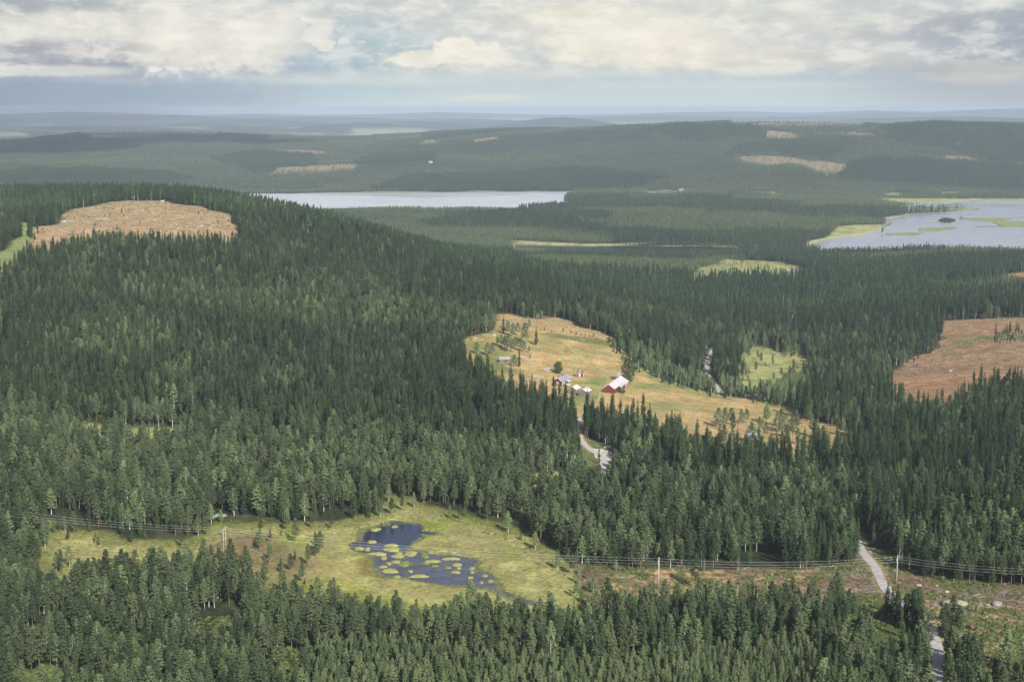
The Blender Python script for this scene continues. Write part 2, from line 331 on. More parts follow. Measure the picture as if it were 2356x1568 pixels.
cutR = W_poly([(2132,741),(2198,736),(2356,729),(2600,725),(2600,905),(2355,908),(2271,913),(2233,932),(2177,962),(2120,965),(2060,938),(2034,888),(2051,858),(2090,830),(2104,820),(2138,812),(2159,796),(2170,778),(2145,760)])
cutS = W_poly([(2300,632),(2356,625),(2450,625),(2450,655),(2340,652),(2310,645)])
mires = [W_poly(p) for p in (
    [(1588,632),(1625,610),(1665,595),(1762,599),(1867,611),(1892,621),(1850,643),(1810,654),(1750,650),(1690,648),(1647,655),(1600,662)],
    [(1720,795),(1776,792),(1783,808),(1810,812),(1832,796),(1849,810),(1880,842),(1850,865),(1805,882),(1776,893),(1745,905),(1700,898),(1700,835)],
    [(1680,749),(1722,750),(1716,778),(1684,780)], [(1478,592),(1515,592),(1512,600),(1482,600)], [(1055,542),(1163,552),(1350,560),(1553,556),(1665,563),(1760,567),(1665,564.6),(1553,557.6),(1350,563.2),(1163,554.3),(1060,544.5)],
    [(1838,560),(1900,545),(1929,520),(1975,516),(2030,513),(2040,520),(2020,530),(1980,541),(1915,550),(1860,564)], [(2028,501),(2080,493),(2084,497),(2035,506)],
    [(2009,459),(2100,456),(2180,459),(2230,456),(2400,460),(2400,463),(2207,463),(2180,467),(2050,468)], [(2036,444),(2090,443),(2092,449),(2040,449)], [(2165,441),(2205,440),(2207,449),(2165,451)],
    [(2116,414),(2165,413),(2168,419),(2120,419)], [(1720,438),(1780,440),(1800,448),(1730,446)], [(150,968),(240,972),(330,978),(430,985),(425,1022),(300,1025),(170,1012)],
    [(1190,1090),(1270,1085),(1370,1092),(1360,1140),(1230,1145),(1185,1128)])]
farcuts = [W_poly(p) for p in (
    [(614,401),(644,386),(733,378),(827,379),(800,390),(694,397)], [(569,348),(650,344),(757,347),(760,357),(690,358),(640,352)], [(200,305),(300,299),(420,295),(520,303),(500,312),(330,316),(210,313)],
    [(588,304),(612,303),(630,311),(600,314)], [(1758,306),(1780,300),(1830,306),(1851,317),(1800,321),(1760,318)], [(1846,301),(1940,302),(2020,309),(2000,314),(1880,309)], [(1650,283),(1800,279),(1960,284),(1990,291),(1860,292),(1680,289)],
    [(1695,362),(1760,358),(1850,366),(1942,378),(1945,400),(1900,404),(1850,384),(1720,375)], [(2159,360),(2220,361),(2261,370),(2200,371)], [(960,322),(1000,320),(1010,328),(970,330)], [(1085,321),(1140,313),(1150,318),(1095,326)], [(475,432),(490,431),(496,437),(478,438)],
    [(2190,329),(2212,329),(2212,334),(2190,334)], [(1318,634),(1352,630),(1355,650),(1325,652)])]
plant = [W_poly(p) for p in (
    [(800,394),(850,375),(990,370),(1048,364),(1046,386),(930,392),(900,410),(820,404)], [(491,430),(530,405),(600,400),(690,405),(735,425),(730,441),(500,443)],
    [(770,356),(850,336),(1100,320),(1330,304),(1500,300),(1500,325),(1340,330),(1200,350),(1000,356)], [(1330,360),(1560,350),(1700,362),(1700,400),(1500,410),(1330,400)],
    [(680,478),(900,468),(1040,466),(1200,478),(1250,490),(1000,500),(850,520),(740,500)])]
def rz(l): return [(1178 + x / 2, 138 + y / 2) for x, y in l]
def lz(l): return [(x / 2, 138 + y / 2) for x, y in l]
dark_stands = [W_poly(p) for p in (rz([(610,322),(700,304),(1100,312),(1200,345),(1170,367),(1000,357),(870,382),(730,362)]), rz([(980,445),(1060,392),(1200,372),(1600,357),(1560,402),(1480,445),(1420,455),(1300,445),(1180,412),(1060,435)]),
    rz([(1680,325),(1760,305),(2356,312),(2700,312),(2700,480),(2356,475),(2200,462),(2150,432),(1900,402),(1750,372)]), rz([(1520,545),(1540,492),(1640,452),(2000,472),(2356,492),(2700,500),(2700,610),(2356,605),(1700,562)]),
    rz([(-400,345),(0,306),(350,290),(860,282),(1000,286),(860,296),(400,306),(0,332),(-400,375)]), lz([(1640,485),(1700,442),(2000,432),(2000,462),(1850,475)]), lz([(1180,525),(950,455),(1150,428),(1450,442),(1455,492),(1200,520)]),
    lz([(1700,600),(1850,545),(2356,520),(2356,602),(1900,606)]), rz([(-5,525),(300,500),(700,545),(600,590),(0,600)]), lz([(0,520),(400,505),(800,530),(900,560),(600,600),(0,600)]))]
def polyline(pts, z=None):
    P_ = np.array([to_world(u, v, z) for u, v in pts]); d = np.r_[0, np.cumsum(np.hypot(*np.diff(P_, axis=0).T))]
    n = max(8, int(d[-1] / 3)); t = np.linspace(0, d[-1], n)
    Q = np.c_[np.interp(t, d, P_[:, 0]), np.interp(t, d, P_[:, 1])]
    for _ in range(6 if n > 20 else 2): Q[1:-1] = 0.25 * Q[:-2] + 0.5 * Q[1:-1] + 0.25 * Q[2:]
    return Q
roads = [polyline([(1968,1225),(1974,1248),(1981,1266),(1994,1281),(2010,1297),(2021,1320),(2031,1345),(2052,1372),(2092,1402),(2128,1424),(2144,1452),(2156,1480),(2159,1513),(2156,1543),(2154,1580),(2156,1640)]),
         polyline([(1812,770),(1822,742),(1830,722),(1842,700),(1852,688)]), polyline([(1660,905),(1640,880),(1624,855),(1626,838),(1634,818),(1645,800)]),
         polyline([(1331,960),(1326,985),(1333,1005),(1344,1022),(1362,1038),(1385,1046),(1392,1062),(1390,1090)])]
def pl_dist(Q, x, y):
    out = np.full(x.shape, 1e4); m = (x > Q[:, 0].min() - 30) & (x < Q[:, 0].max() + 30) & (y > Q[:, 1].min() - 30) & (y < Q[:, 1].max() + 30)
    if m.any():
        px, py = x[m], y[m]; d = np.full(px.shape, 1e9)
        for i in range(len(Q) - 1):
            ax, ay = Q[i]; ex, ey = Q[i + 1] - Q[i]; t = np.clip(((px - ax) * ex + (py - ay) * ey) / (ex * ex + ey * ey + 1e-9), 0, 1)
            d = np.minimum(d, (px - ax - t * ex) ** 2 + (py - ay - t * ey) ** 2)
        out[m] = np.sqrt(d)
    return out

# ------------------------------------------------------------------ terrain mesh
def geom(a, b, q):
    n = int(math.ceil(math.log(b / a) / math.log(q))); return a * np.exp(np.linspace(0, math.log(b / a), n, endpoint=False))
rs = np.r_[geom(20, 330, 1.12), geom(330, 1300, 1.0023), geom(1300, 4200, 1.0034), geom(4200, 9000, 1.006), geom(9000, 42000, 1.012), 42000]
azs = np.r_[np.linspace(R(-180), R(-26), 45)[:-1], np.linspace(R(-26), R(26), 760), np.linspace(R(26), R(180), 45)[1:]]
AA, RR = np.meshgrid(azs, rs); X = RR * np.sin(AA); Y = RR * np.cos(AA)
Z = np.zeros_like(X)
for i in range(0, len(rs), 100): Z[i:i + 100] = base_z(X[i:i + 100], Y[i:i + 100])
def flatten(Zs, X, Y):
    d = sdist(bog, X, Y); w = smoothstep(25, -5, d); Zs = Zs * (1 - w) + (BOG + (fbm(X / 14, Y / 14, 3, 3) - 0.5) * 0.35) * w
    for wl, lv in waters:
        d = sdist(wl, X, Y)
        jig = (fbm(X / (9 if lv > -200 else 40), Y / (9 if lv > -200 else 40), 3, 8) - 0.5) * (2.0 if lv > -200 else 10)
        d = np.where(d < 1000, d + jig - (0.8 if -200 < lv else 0), d)
        bank = lv + 0.25 + np.clip(d, 0, 60) * (0.02 if lv > -200 else 0.05)
        w2 = smoothstep(60, 5, d)
        Zs = np.where(d < 1000, np.where(d > 0, np.maximum(Zs * (1 - w2) + np.minimum(Zs, bank + 2) * w2, bank), np.minimum(Zs, lv - 0.6 - np.clip(-d, 0, 6) * 0.3)), Zs)
    for p in isl:
        d = sdist(p, X, Y); Zs = np.where(d < 3, np.maximum(Zs, LAKE + 0.35 - np.clip(d, -2, 3) * 0.12), Zs)
    return Zs
Z = flatten(Z, X, Y)
log_rs = np.log(rs)
def ground(x, y):
    x = np.atleast_1d(np.asarray(x, float)); y = np.atleast_1d(np.asarray(y, float))
    a = np.arctan2(x, y); l = np.log(np.hypot(x, y))
    ia = np.clip(np.searchsorted(azs, a) - 1, 0, len(azs) - 2); il = np.clip(np.searchsorted(log_rs, l) - 1, 0, len(rs) - 2)
    fa = (a - azs[ia]) / (azs[ia + 1] - azs[ia]); fl = (np.exp(l) - rs[il]) / (rs[il + 1] - rs[il])
    return (Z[il, ia] * (1 - fa) + Z[il, ia + 1] * fa) * (1 - fl) + (Z[il + 1, ia] * (1 - fa) + Z[il + 1, ia + 1] * fa) * fl + CZ
def g1(x, y): return float(ground(x, y)[0])

# ground cover colour (albedo) by zone
def mixv(Cc, m, c):
    m = np.clip(m, 0, 1)[..., None]; return Cc * (1 - m) + np.array(c) * m
nA = fbm(X / 22, Y / 22, 4, 11); nB = fbm(X / 70, Y / 70, 3, 12); nC = fbm(X / 7, Y / 7, 3, 13); nD = fbm(X / 300, Y / 300, 3, 14)
col = np.zeros(X.shape + (3,)); col[:] = (0.032, 0.038, 0.02)
col = mixv(col, smoothstep(0.5, 0.7, nA), (0.06, 0.07, 0.03))
near_gap = smoothstep(480, 400, RR); col = mixv(col, near_gap * smoothstep(0.4, 0.6, nA) * 0.8, (0.14, 0.17, 0.05))
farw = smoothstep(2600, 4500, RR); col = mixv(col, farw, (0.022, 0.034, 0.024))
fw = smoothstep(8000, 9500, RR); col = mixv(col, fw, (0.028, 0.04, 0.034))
ff = fbm(X / 900, Y / 420, 4, 21)
col = mixv(col, fw * smoothstep(0.60, 0.66, ff) * smoothstep(-150, -190, Z) * 0.8, (0.30, 0.29, 0.20))
d = sdist(bog, X, Y); dj = d + (nA - 0.5) * 14
mb = smoothstep(3, -3, dj)
colb = np.zeros_like(col); colb[:] = (0.25, 0.232, 0.092)
colb = mixv(colb, smoothstep(0.42, 0.62, nB), (0.31, 0.28, 0.11)); colb = mixv(colb, smoothstep(0.5, 0.7, nA), (0.20, 0.22, 0.05)); colb = mixv(colb, smoothstep(0.58, 0.72, nC) * 0.5, (0.36, 0.36, 0.14))
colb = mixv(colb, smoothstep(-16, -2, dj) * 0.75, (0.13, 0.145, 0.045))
bl = W_poly([(540,1225),(640,1240),(720,1270),(735,1330),(690,1400),(600,1345),(500,1320),(490,1250)]); colb = mixv(colb, smoothstep(8, -12, sdist(bl, X, Y) + (nA - .5) * 40) * 0.75, (0.15, 0.115, 0.065))
bl = W_poly(z4([(190,540),(290,505),(370,550),(375,640),(400,700),(330,700),(230,680),(190,600)]), BOG); colb = mixv(colb, smoothstep(2, -2, sdist(bl, X, Y)) * 0.85, (0.17, 0.13, 0.045))
dp = sdist(pond, X, Y); colb = mixv(colb, smoothstep(5, 0.5, dp) * 0.5, (0.20, 0.22, 0.05)); colb = mixv(colb, smoothstep(0.3, -0.5, dp), (0.03, 0.03, 0.02))
col = col * (1 - mb[..., None]) + colb * mb[..., None]
d = sdist(corr, X, Y) + (nA - 0.5) * 8; m = smoothstep(2, -2, d)
cc = np.zeros_like(col); cc[:] = (0.17, 0.12, 0.075); cc = mixv(cc, smoothstep(0.45, 0.6, nA), (0.11, 0.12, 0.045)); cc = mixv(cc, smoothstep(0.52, 0.62, nB) * smoothstep(0.4, 0.55, nC), (0.38, 0.25, 0.12)); cc = mixv(cc, smoothstep(0.58, 0.66, nC) * 0.6, (0.25, 0.20, 0.17))
col = col * (1 - m[..., None]) + cc * m[..., None]
d = sdist(meadow, X, Y) + (nA - 0.5) * 6; m = smoothstep(2, -2, d)
cc = np.zeros_like(col); cc[:] = (0.35, 0.26, 0.13); cc = mixv(cc, smoothstep(0.4, 0.6, nB), (0.285, 0.24, 0.10)); cc = mixv(cc, smoothstep(0.5, 0.65, nA), (0.39, 0.285, 0.13)); cc = mixv(cc, smoothstep(0.55, 0.7, nC) * 0.4, (0.28, 0.17, 0.08))
for pts, c, k in (([(1275,880),(1340,872),(1400,868),(1460,872),(1500,885),(1440,905),(1380,905),(1300,895)], (0.25, 0.26, 0.10), 0.6), ([(1340,865),(1372,868),(1400,880),(1385,888),(1350,880)], (0.14, 0.20, 0.06), 0.8),
                  ([(1320,905),(1370,905),(1400,915),(1340,925),(1320,930)], (0.13, 0.17, 0.05), 0.8), ([(1445,885),(1480,878),(1560,890),(1500,897),(1450,900)], (0.14, 0.19, 0.06), 0.6), ([(1470,925),(1540,925),(1560,945),(1500,945)], (0.16, 0.2, 0.07), 0.6),
                  ([(1225,763),(1280,768),(1400,785),(1405,795),(1330,786),(1230,770)], (0.10, 0.13, 0.04), 0.8), ([(1075,790),(1150,790),(1190,815),(1180,860),(1120,850)], (0.14, 0.16, 0.06), 0.7),
                  ([(1410,790),(1450,820),(1500,855),(1600,897),(1720,920),(1700,925),(1590,903),(1490,865),(1440,835)], (0.16, 0.19, 0.07), 0.7)):
    cc = mixv(cc, smoothstep(5, -5, sdist(W_poly(pts), X, Y) + (nA - .5) * 18) * k, c)
col = col * (1 - m[..., None]) + cc * m[..., None]
m = smoothstep(2, -2, sdist(lot_clear, X, Y)); col = mixv(col, m, (0.13, 0.15, 0.06))
d = sdist(hillcut, X, Y) + (nA - 0.5) * 10; m = smoothstep(3, -3, d)
cc = np.zeros_like(col); cc[:] = (0.31, 0.215, 0.125); cc = mixv(cc, smoothstep(0.42, 0.6, nB), (0.33, 0.245, 0.14)); cc = mixv(cc, smoothstep(0.58, 0.70, nA) * 0.55, (0.23, 0.20, 0.09)); cc = mixv(cc, smoothstep(0.64, 0.72, nC) * 0.4, (0.46, 0.38, 0.27))
col = col * (1 - m[..., None]) + cc * m[..., None]
m = smoothstep(3, -3, sdist(hillgreen, X, Y) + (nA - .5) * 10); col = mixv(col, m, (0.19, 0.22, 0.09))
for pp in (cutR, cutS):
    d = sdist(pp, X, Y) + (nA - 0.5) * 10; m = smoothstep(3, -3, d)
    cc = np.zeros_like(col); cc[:] = (0.29, 0.165, 0.088); cc = mixv(cc, smoothstep(0.42, 0.6, nB), (0.265, 0.165, 0.09)); cc = mixv(cc, smoothstep(0.58, 0.68, nA), (0.20, 0.14, 0.075)); cc = mixv(cc, smoothstep(0.64, 0.72, nC) * 0.5, (0.38, 0.28, 0.20))
    col = col * (1 - m[..., None]) + cc * m[..., None]
m = smoothstep(4, -6, sdist(W_poly([(2190,790),(2250,772),(2356,765),(2500,762),(2500,782),(2356,782),(2260,785),(2210,800)]), X, Y) + (nA - .5) * 34); col = mixv(col, m * 0.9, (0.12, 0.14, 0.06))
for p in mires:
    far = np.hypot(*p.mean(0)) > 1800
    m = smoothstep(3, -4, sdist(p, X, Y) + (nA - .5) * (14 if not far else 6))
    col = col * (1 - m[..., None]) + mixv(np.zeros_like(col) + np.array((0.29, 0.29, 0.12)), smoothstep(0.45, 0.65, nA), (0.20, 0.22, 0.09)) * m[..., None]
for p in farcuts:
    m = smoothstep(6, -6, sdist(p, X, Y) + (fbm(X / 50, Y / 50, 3, 31) - .5) * 50); col = mixv(col, m * 0.9, (0.26, 0.20, 0.125))
for p in isl[1:]: col = mixv(col, smoothstep(3, -3, sdist(p, X, Y)), (0.22, 0.235, 0.10))
for wl, lv in waters[1:]:
    dd = sdist(wl, X, Y); col = mixv(col, (dd < 1000) * smoothstep(9, 3, dd) * smoothstep(-3, 1, dd) * 0.7, (0.30, 0.28, 0.18))
for q, Q in enumerate(roads):
    dd = pl_dist(Q, X, Y); col = mixv(col, smoothstep(4.2, 2.4, dd) * 0.8, (0.30, 0.22, 0.13))
col *= (0.85 + 0.3 * fbm(X / 2.5, Y / 2.5, 2, 41))[..., None]

nr, na = X.shape
verts = np.stack([X, Y, Z + CZ], -1).reshape(-1, 3)
idx = np.arange(nr * na).reshape(nr, na)
faces = np.stack([idx[:-1, :-1], idx[:-1, 1:], idx[1:, 1:], idx[1:, :-1]], -1).reshape(-1, 4)[:, ::-1].copy()
hub = len(verts)
def principled(name, color=(0.5, 0.5, 0.5), rough=0.9, spec=0.2, metal=0.0):
    m = bpy.data.materials.new(name); m.use_nodes = True; b = m.node_tree.nodes['Principled BSDF']
    b.inputs['Base Color'].default_value = (*color, 1); b.inputs['Roughness'].default_value = rough
    b.inputs['Specular IOR Level'].default_value = spec; b.inputs['Metallic'].default_value = metal
    return m, m.node_tree, b
def noisy(name, c1, c2, scale, rough=0.9, detail=5, lo=0.4, hi=0.6, spec=0.15, bump=0.0, metal=0.0):
    m, nt, b = principled(name, c1, rough, spec, metal)
    tc = nt.nodes.new('ShaderNodeTexCoord'); n = noise_n(nt, tc.outputs['Object'], scale, detail)
    nt.links.new(mixc(nt, ramp_n(nt, n, lo, hi), c1, c2), b.inputs['Base Color'])
    if bump:
        bp = nt.nodes.new('ShaderNodeBump'); bp.inputs['Strength'].default_value = 1; bp.inputs['Distance'].default_value = bump
        nt.links.new(n, bp.inputs['Height']); nt.links.new(bp.outputs[0], b.inputs['Normal'])
    return m
me = mesh_np("ground", verts, faces, smooth=True)
ca = me.color_attributes.new("cover", 'FLOAT_COLOR', 'POINT'); buf = np.ones((nr * na, 4), np.float32); buf[:, :3] = col.reshape(-1, 3); ca.data.foreach_set('color', buf.ravel())
gm, nt, b = principled("ground_cover", rough=1.0, spec=0.0)
at = nt.nodes.new('ShaderNodeAttribute'); at.attribute_name = "cover"; geo = nt.nodes.new('ShaderNodeNewGeometry')
gn1 = noise_n(nt, geo.outputs['Position'], 0.55, 5, 0.65); gn2 = noise_n(nt, geo.outputs['Position'], 0.09, 4, 0.6)
gk = math_n(nt, 'MULTIPLY', ramp_n(nt, gn1, 0.3, 0.7, 0.68, 1.32), ramp_n(nt, gn2, 0.3, 0.7, 0.82, 1.18))
gx = nt.nodes.new('ShaderNodeCombineXYZ')
for i, k in enumerate((1.0, 1.0, 1.0)): nt.links.new(gk, gx.inputs[i])
nt.links.new(mixc(nt, 1.0, at.outputs['Color'], gx.outputs[0], 'MULTIPLY'), b.inputs['Base Color'])
bp = nt.nodes.new('ShaderNodeBump'); bp.inputs['Strength'].default_value = 0.6; bp.inputs['Distance'].default_value = 0.5; nt.links.new(gn1, bp.inputs['Height']); nt.links.new(bp.outputs[0], b.inputs['Normal'])
me.materials.append(gm)
tag(link("ground", me), kind='structure')

# ------------------------------------------------------------------ water
def water_mat(name, c, rough, scale, dist):
    m, nt, b = principled(name, c, rough, 0.5); b.inputs['IOR'].default_value = 1.33
    geo = nt.nodes.new('ShaderNodeNewGeometry'); mp = nt.nodes.new('ShaderNodeMapping'); nt.links.new(geo.outputs['Position'], mp.inputs[0]); mp.inputs['Scale'].default_value = (1, 2.2, 1); mp.inputs['Rotation'].default_value = (0, 0, 0.5)
    n = noise_n(nt, mp.outputs[0], scale, 3, 0.6); n_b = noise_n(nt, mp.outputs[0], scale * 0.02, 3, 0.6)
    bp = nt.nodes.new('ShaderNodeBump'); bp.inputs['Strength'].default_value = 1; bp.inputs['Distance'].default_value = dist
    nt.links.new(n, bp.inputs['Height']); nt.links.new(bp.outputs[0], b.inputs['Normal'])
    nt.links.new(ramp_n(nt, n_b, 0.35, 0.65, rough * 0.7, rough * 1.5), b.inputs['Roughness'])
    return m, nt, b
lake_m, _, _ = water_mat("lake_water", (0.29, 0.29, 0.325), 0.22, 0.25, 0.05)  # pale base colour paints in the reflected sky
lake_s, _, _ = water_mat("painted_sheen_lake_water", (0.50, 0.50, 0.52), 0.2, 0.2, 0.03)  # paler still: bright cloud reflection put into the base colour
pond_m, nt, b = water_mat("pond_water", (0.05, 0.05, 0.10), 0.10, 1.2, 0.015)
geo = nt.nodes.new('ShaderNodeNewGeometry'); hx, hy = to_world(776.5 + 640 / 4.311, 1161.9 + 290 / 4.311, POND)
mp = nt.nodes.new('ShaderNodeMapping'); mp.vector_type = 'POINT'; nt.links.new(geo.outputs['Position'], mp.inputs[0]); mp.inputs['Location'].default_value = (-hx / 17.0, -hy / 15.0, -(POND + CZ) / 15); mp.inputs['Scale'].default_value = (1 / 17.0, 1 / 15.0, 1 / 15.0)
ln = nt.nodes.new('ShaderNodeVectorMath'); ln.operation = 'LENGTH'; nt.links.new(mp.outputs[0], ln.inputs[0])
dd = math_n(nt, 'ADD', ln.outputs['Value'], math_n(nt, 'MULTIPLY', math_n(nt, 'SUBTRACT', noise_n(nt, geo.outputs['Position'], 0.12, 5), 0.5), 0.8))
nt.links.new(mixc(nt, ramp_n(nt, dd, 0.75, 1.15), (0.028, 0.031, 0.058), mixc(nt, ramp_n(nt, noise_n(nt, geo.outputs['Position'], 0.16, 6, 0.65), 0.42, 0.62), (0.058, 0.058, 0.072), (0.085, 0.086, 0.10))), b.inputs['Base Color'])
river_m, _, _ = water_mat("river_water", (0.015, 0.02, 0.028), 0.06, 0.6, 0.01)
def water(name, poly, z, mat, grow=3.0):
    c = poly.mean(0)
    # cover the polygon's bounding area: the banks rise through the sheet and make the shoreline
    d = np.roll(poly, -1, 0) - np.roll(poly, 1, 0); n = np.c_[d[:, 1], -d[:, 0]]; n /= (np.linalg.norm(n, axis=1, keepdims=True) + 1e-9)
    ar = 0.5 * np.sum(poly[:, 0] * np.roll(poly[:, 1], -1) - np.roll(poly[:, 0], -1) * poly[:, 1])
    p = poly + n * grow * (1 if ar > 0 else -1)
    if ar < 0: p = p[::-1]
    me = mesh_np(name, np.c_[p, np.full(len(p), z + CZ)], [tuple(range(len(p)))], (mat,))
    o = link(name, me); tag(o, kind='structure'); return o
water("pond_water", pond, POND, pond_m, 2.0)
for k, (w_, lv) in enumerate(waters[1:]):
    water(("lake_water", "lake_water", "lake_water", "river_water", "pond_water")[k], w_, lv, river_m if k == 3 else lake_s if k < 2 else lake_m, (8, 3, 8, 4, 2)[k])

# ------------------------------------------------------------------ roads and tracks
gravel = noisy("gravel", (0.36, 0.34, 0.33), (0.46, 0.43, 0.41), 0.6)
def strip(name, Q, w, mat, lift=0.16):
    T = np.gradient(Q, axis=0); T /= np.linalg.norm(T, axis=1, keepdims=True) + 1e-9; N = np.c_[T[:, 1], -T[:, 0]]
    vs = []; k = 5
    for i in range(len(Q)):
        ww = w * (1 + 0.12 * math.sin(i * 0.9) * random.random())
        for j in range(k):
            s = (j / (k - 1) - 0.5); p = Q[i] + N[i] * s * ww
            vs.append((p[0], p[1], g1(*p) + lift * (1.0 - 1.2 * abs(s) ** 3)))
    fs = [(i * k + j, i * k + j + 1, (i + 1) * k + j + 1, (i + 1) * k + j) for i in range(len(Q) - 1) for j in range(k - 1)]
    o = link(name, mesh_np(name, vs, fs, (mat,), smooth=True)); tag(o, kind='structure'); return o
strip("road", roads[0], 3.4, gravel); strip("road", roads[1], 4.6, gravel, 0.3); strip("road", roads[2], 4.0, gravel, 0.3); strip("road", roads[3], 3.6, gravel)
track_m = noisy("mown_track", (0.26, 0.27, 0.10), (0.32, 0.31, 0.14), 0.5)
strip("path", polyline([(1286,778),(1305,795),(1325,815),(1350,838),(1380,857),(1393,863),(1400,872),(1393,885),(1380,905),(1376,930)]), 1.7, track_m, 0.12)
strip("path", polyline([(1322,818),(1318,838),(1311,855),(1310,868)]), 1.4, track_m, 0.12)
lotp = W_poly([(1358,1030),(1378,1031),(1395,1033),(1410,1041),(1421,1049),(1404,1060),(1398,1070),(1396,1085),(1384,1085),(1376,1062),(1366,1047)])
from mathutils.geometry import tessellate_polygon
def drape(name, poly, mat, lift):
    x0, y0 = poly.min(0); x1, y1 = poly.max(0); s = 1.2; xs = np.arange(x0, x1 + s, s); ys = np.arange(y0, y1 + s, s)
    GX, GY = np.meshgrid(xs, ys); inside = sdist(poly, GX, GY) < 0.3; id_ = -np.ones(GX.shape, int); vs = []
    fs = []
    zz = ground(GX.ravel(), GY.ravel()).reshape(GX.shape) + lift
    for i in range(GX.shape[0] - 1):
        for j in range(GX.shape[1] - 1):
            if inside[i, j] and inside[i + 1, j] and inside[i, j + 1] and inside[i + 1, j + 1]:
                f = []
                for (a_, b_) in ((i, j), (i, j + 1), (i + 1, j + 1), (i + 1, j)):
                    if id_[a_, b_] < 0: id_[a_, b_] = len(vs); vs.append((GX[a_, b_], GY[a_, b_], zz[a_, b_]))
                    f.append(id_[a_, b_])
                fs.append(tuple(f))
    return tag(link(name, mesh_np(name, vs, fs, (mat,), smooth=True)), kind='structure')
drape("gravel_yard_pavement", lotp, noisy("lot_gravel", (0.46, 0.42, 0.37), (0.56, 0.51, 0.45), 0.4), 0.12)

# ------------------------------------------------------------------ tree meshes
def needle_mat(name, dark, light, nscale=0.9):
    m, nt, b = principled(name, dark, 0.75, 0.12)
    at = nt.nodes.new('ShaderNodeAttribute'); at.attribute_type = 'INSTANCER'; at.attribute_name = 'tint'
    tc = nt.nodes.new('ShaderNodeTexCoord'); n = noise_n(nt, tc.outputs['Object'], nscale, 2)
    f = math_n(nt, 'ADD', at.outputs['Fac'], math_n(nt, 'MULTIPLY', math_n(nt, 'SUBTRACT', n, 0.5), 0.9), clamp=True)
    nt.links.new(mixc(nt, f, dark, light), b.inputs['Base Color'])
    return m
M_SP = needle_mat("spruce_needles", (0.016, 0.032, 0.014), (0.068, 0.106, 0.040))
M_PI = needle_mat("pine_needles", (0.026, 0.046, 0.022), (0.122, 0.155, 0.070))
M_BI = needle_mat("birch_leaves", (0.055, 0.088, 0.038), (0.160, 0.220, 0.090))
M_PB = noisy("pine_bark", (0.24, 0.145, 0.095), (0.19, 0.14, 0.11), 1.2)
M_SB = noisy("spruce_bark", (0.16, 0.13, 0.11), (0.22, 0.19, 0.17), 2.0)
M_BB = noisy("birch_bark", (0.55, 0.53, 0.50), (0.20, 0.18, 0.17), 2.5, lo=0.55, hi=0.7)
class MB:
    def __init__(s): s.v = []; s.f = []
    def face(s, *pts): n = len(s.v); s.v.extend([tuple(p) for p in pts]); s.f.append(tuple(range(n, n + len(pts))))
    def tube(s, p0, p1, r0, r1, k=6):
        p0 = np.array(p0, float); p1 = np.array(p1, float); d = p1 - p0; d /= np.linalg.norm(d) + 1e-9
        a = np.cross(d, (0.3, 0.9, 0.1)); a /= np.linalg.norm(a); c = np.cross(d, a); n = len(s.v)
        for p, r in ((p0, r0), (p1, r1)):
            for i in range(k):
                t = 2 * math.pi * i / k; s.v.append(tuple(p + (a * math.cos(t) + c * math.sin(t)) * r))
        for i in range(k): s.f.append((n + i, n + (i + 1) % k, n + k + (i + 1) % k, n + k + i))
        s.f.append(tuple(n + k + i for i in range(k))); s.f.append(tuple(n + i for i in reversed(range(k))))
    def box(s, c, sz, rz=0):
        n = len(s.v); co, si = math.cos(rz), math.sin(rz)
        for dz in (-.5, .5):
            for dx, dy in ((-.5, -.5), (.5, -.5), (.5, .5), (-.5, .5)):
                x, y = dx * sz[0], dy * sz[1]; s.v.append((c[0] + x * co - y * si, c[1] + x * si + y * co, c[2] + dz * sz[2]))
        for f in ((3, 2, 1, 0), (4, 5, 6, 7), (0, 1, 5, 4), (1, 2, 6, 5), (2, 3, 7, 6), (3, 0, 4, 7)): s.f.append(tuple(n + i for i in f))
    def me(s, name, mats, smooth=False): return mesh_np(name, s.v, s.f, mats, smooth=smooth)
def leafq(mb, p, s, nrm, rs):
    n = np.array(nrm, float) + rs.normal(0, 0.45, 3); n /= np.linalg.norm(n) + 1e-9
    a = np.cross(n, rs.normal(0, 1, 3)); a /= np.linalg.norm(a) + 1e-9; c = np.cross(n, a)
    w = s * rs.uniform(0.7, 1.3); h = s * rs.uniform(0.4, 0.8); p = np.array(p)
    mb.face(p - a * w, p - c * h, p + a * w, p + c * h)
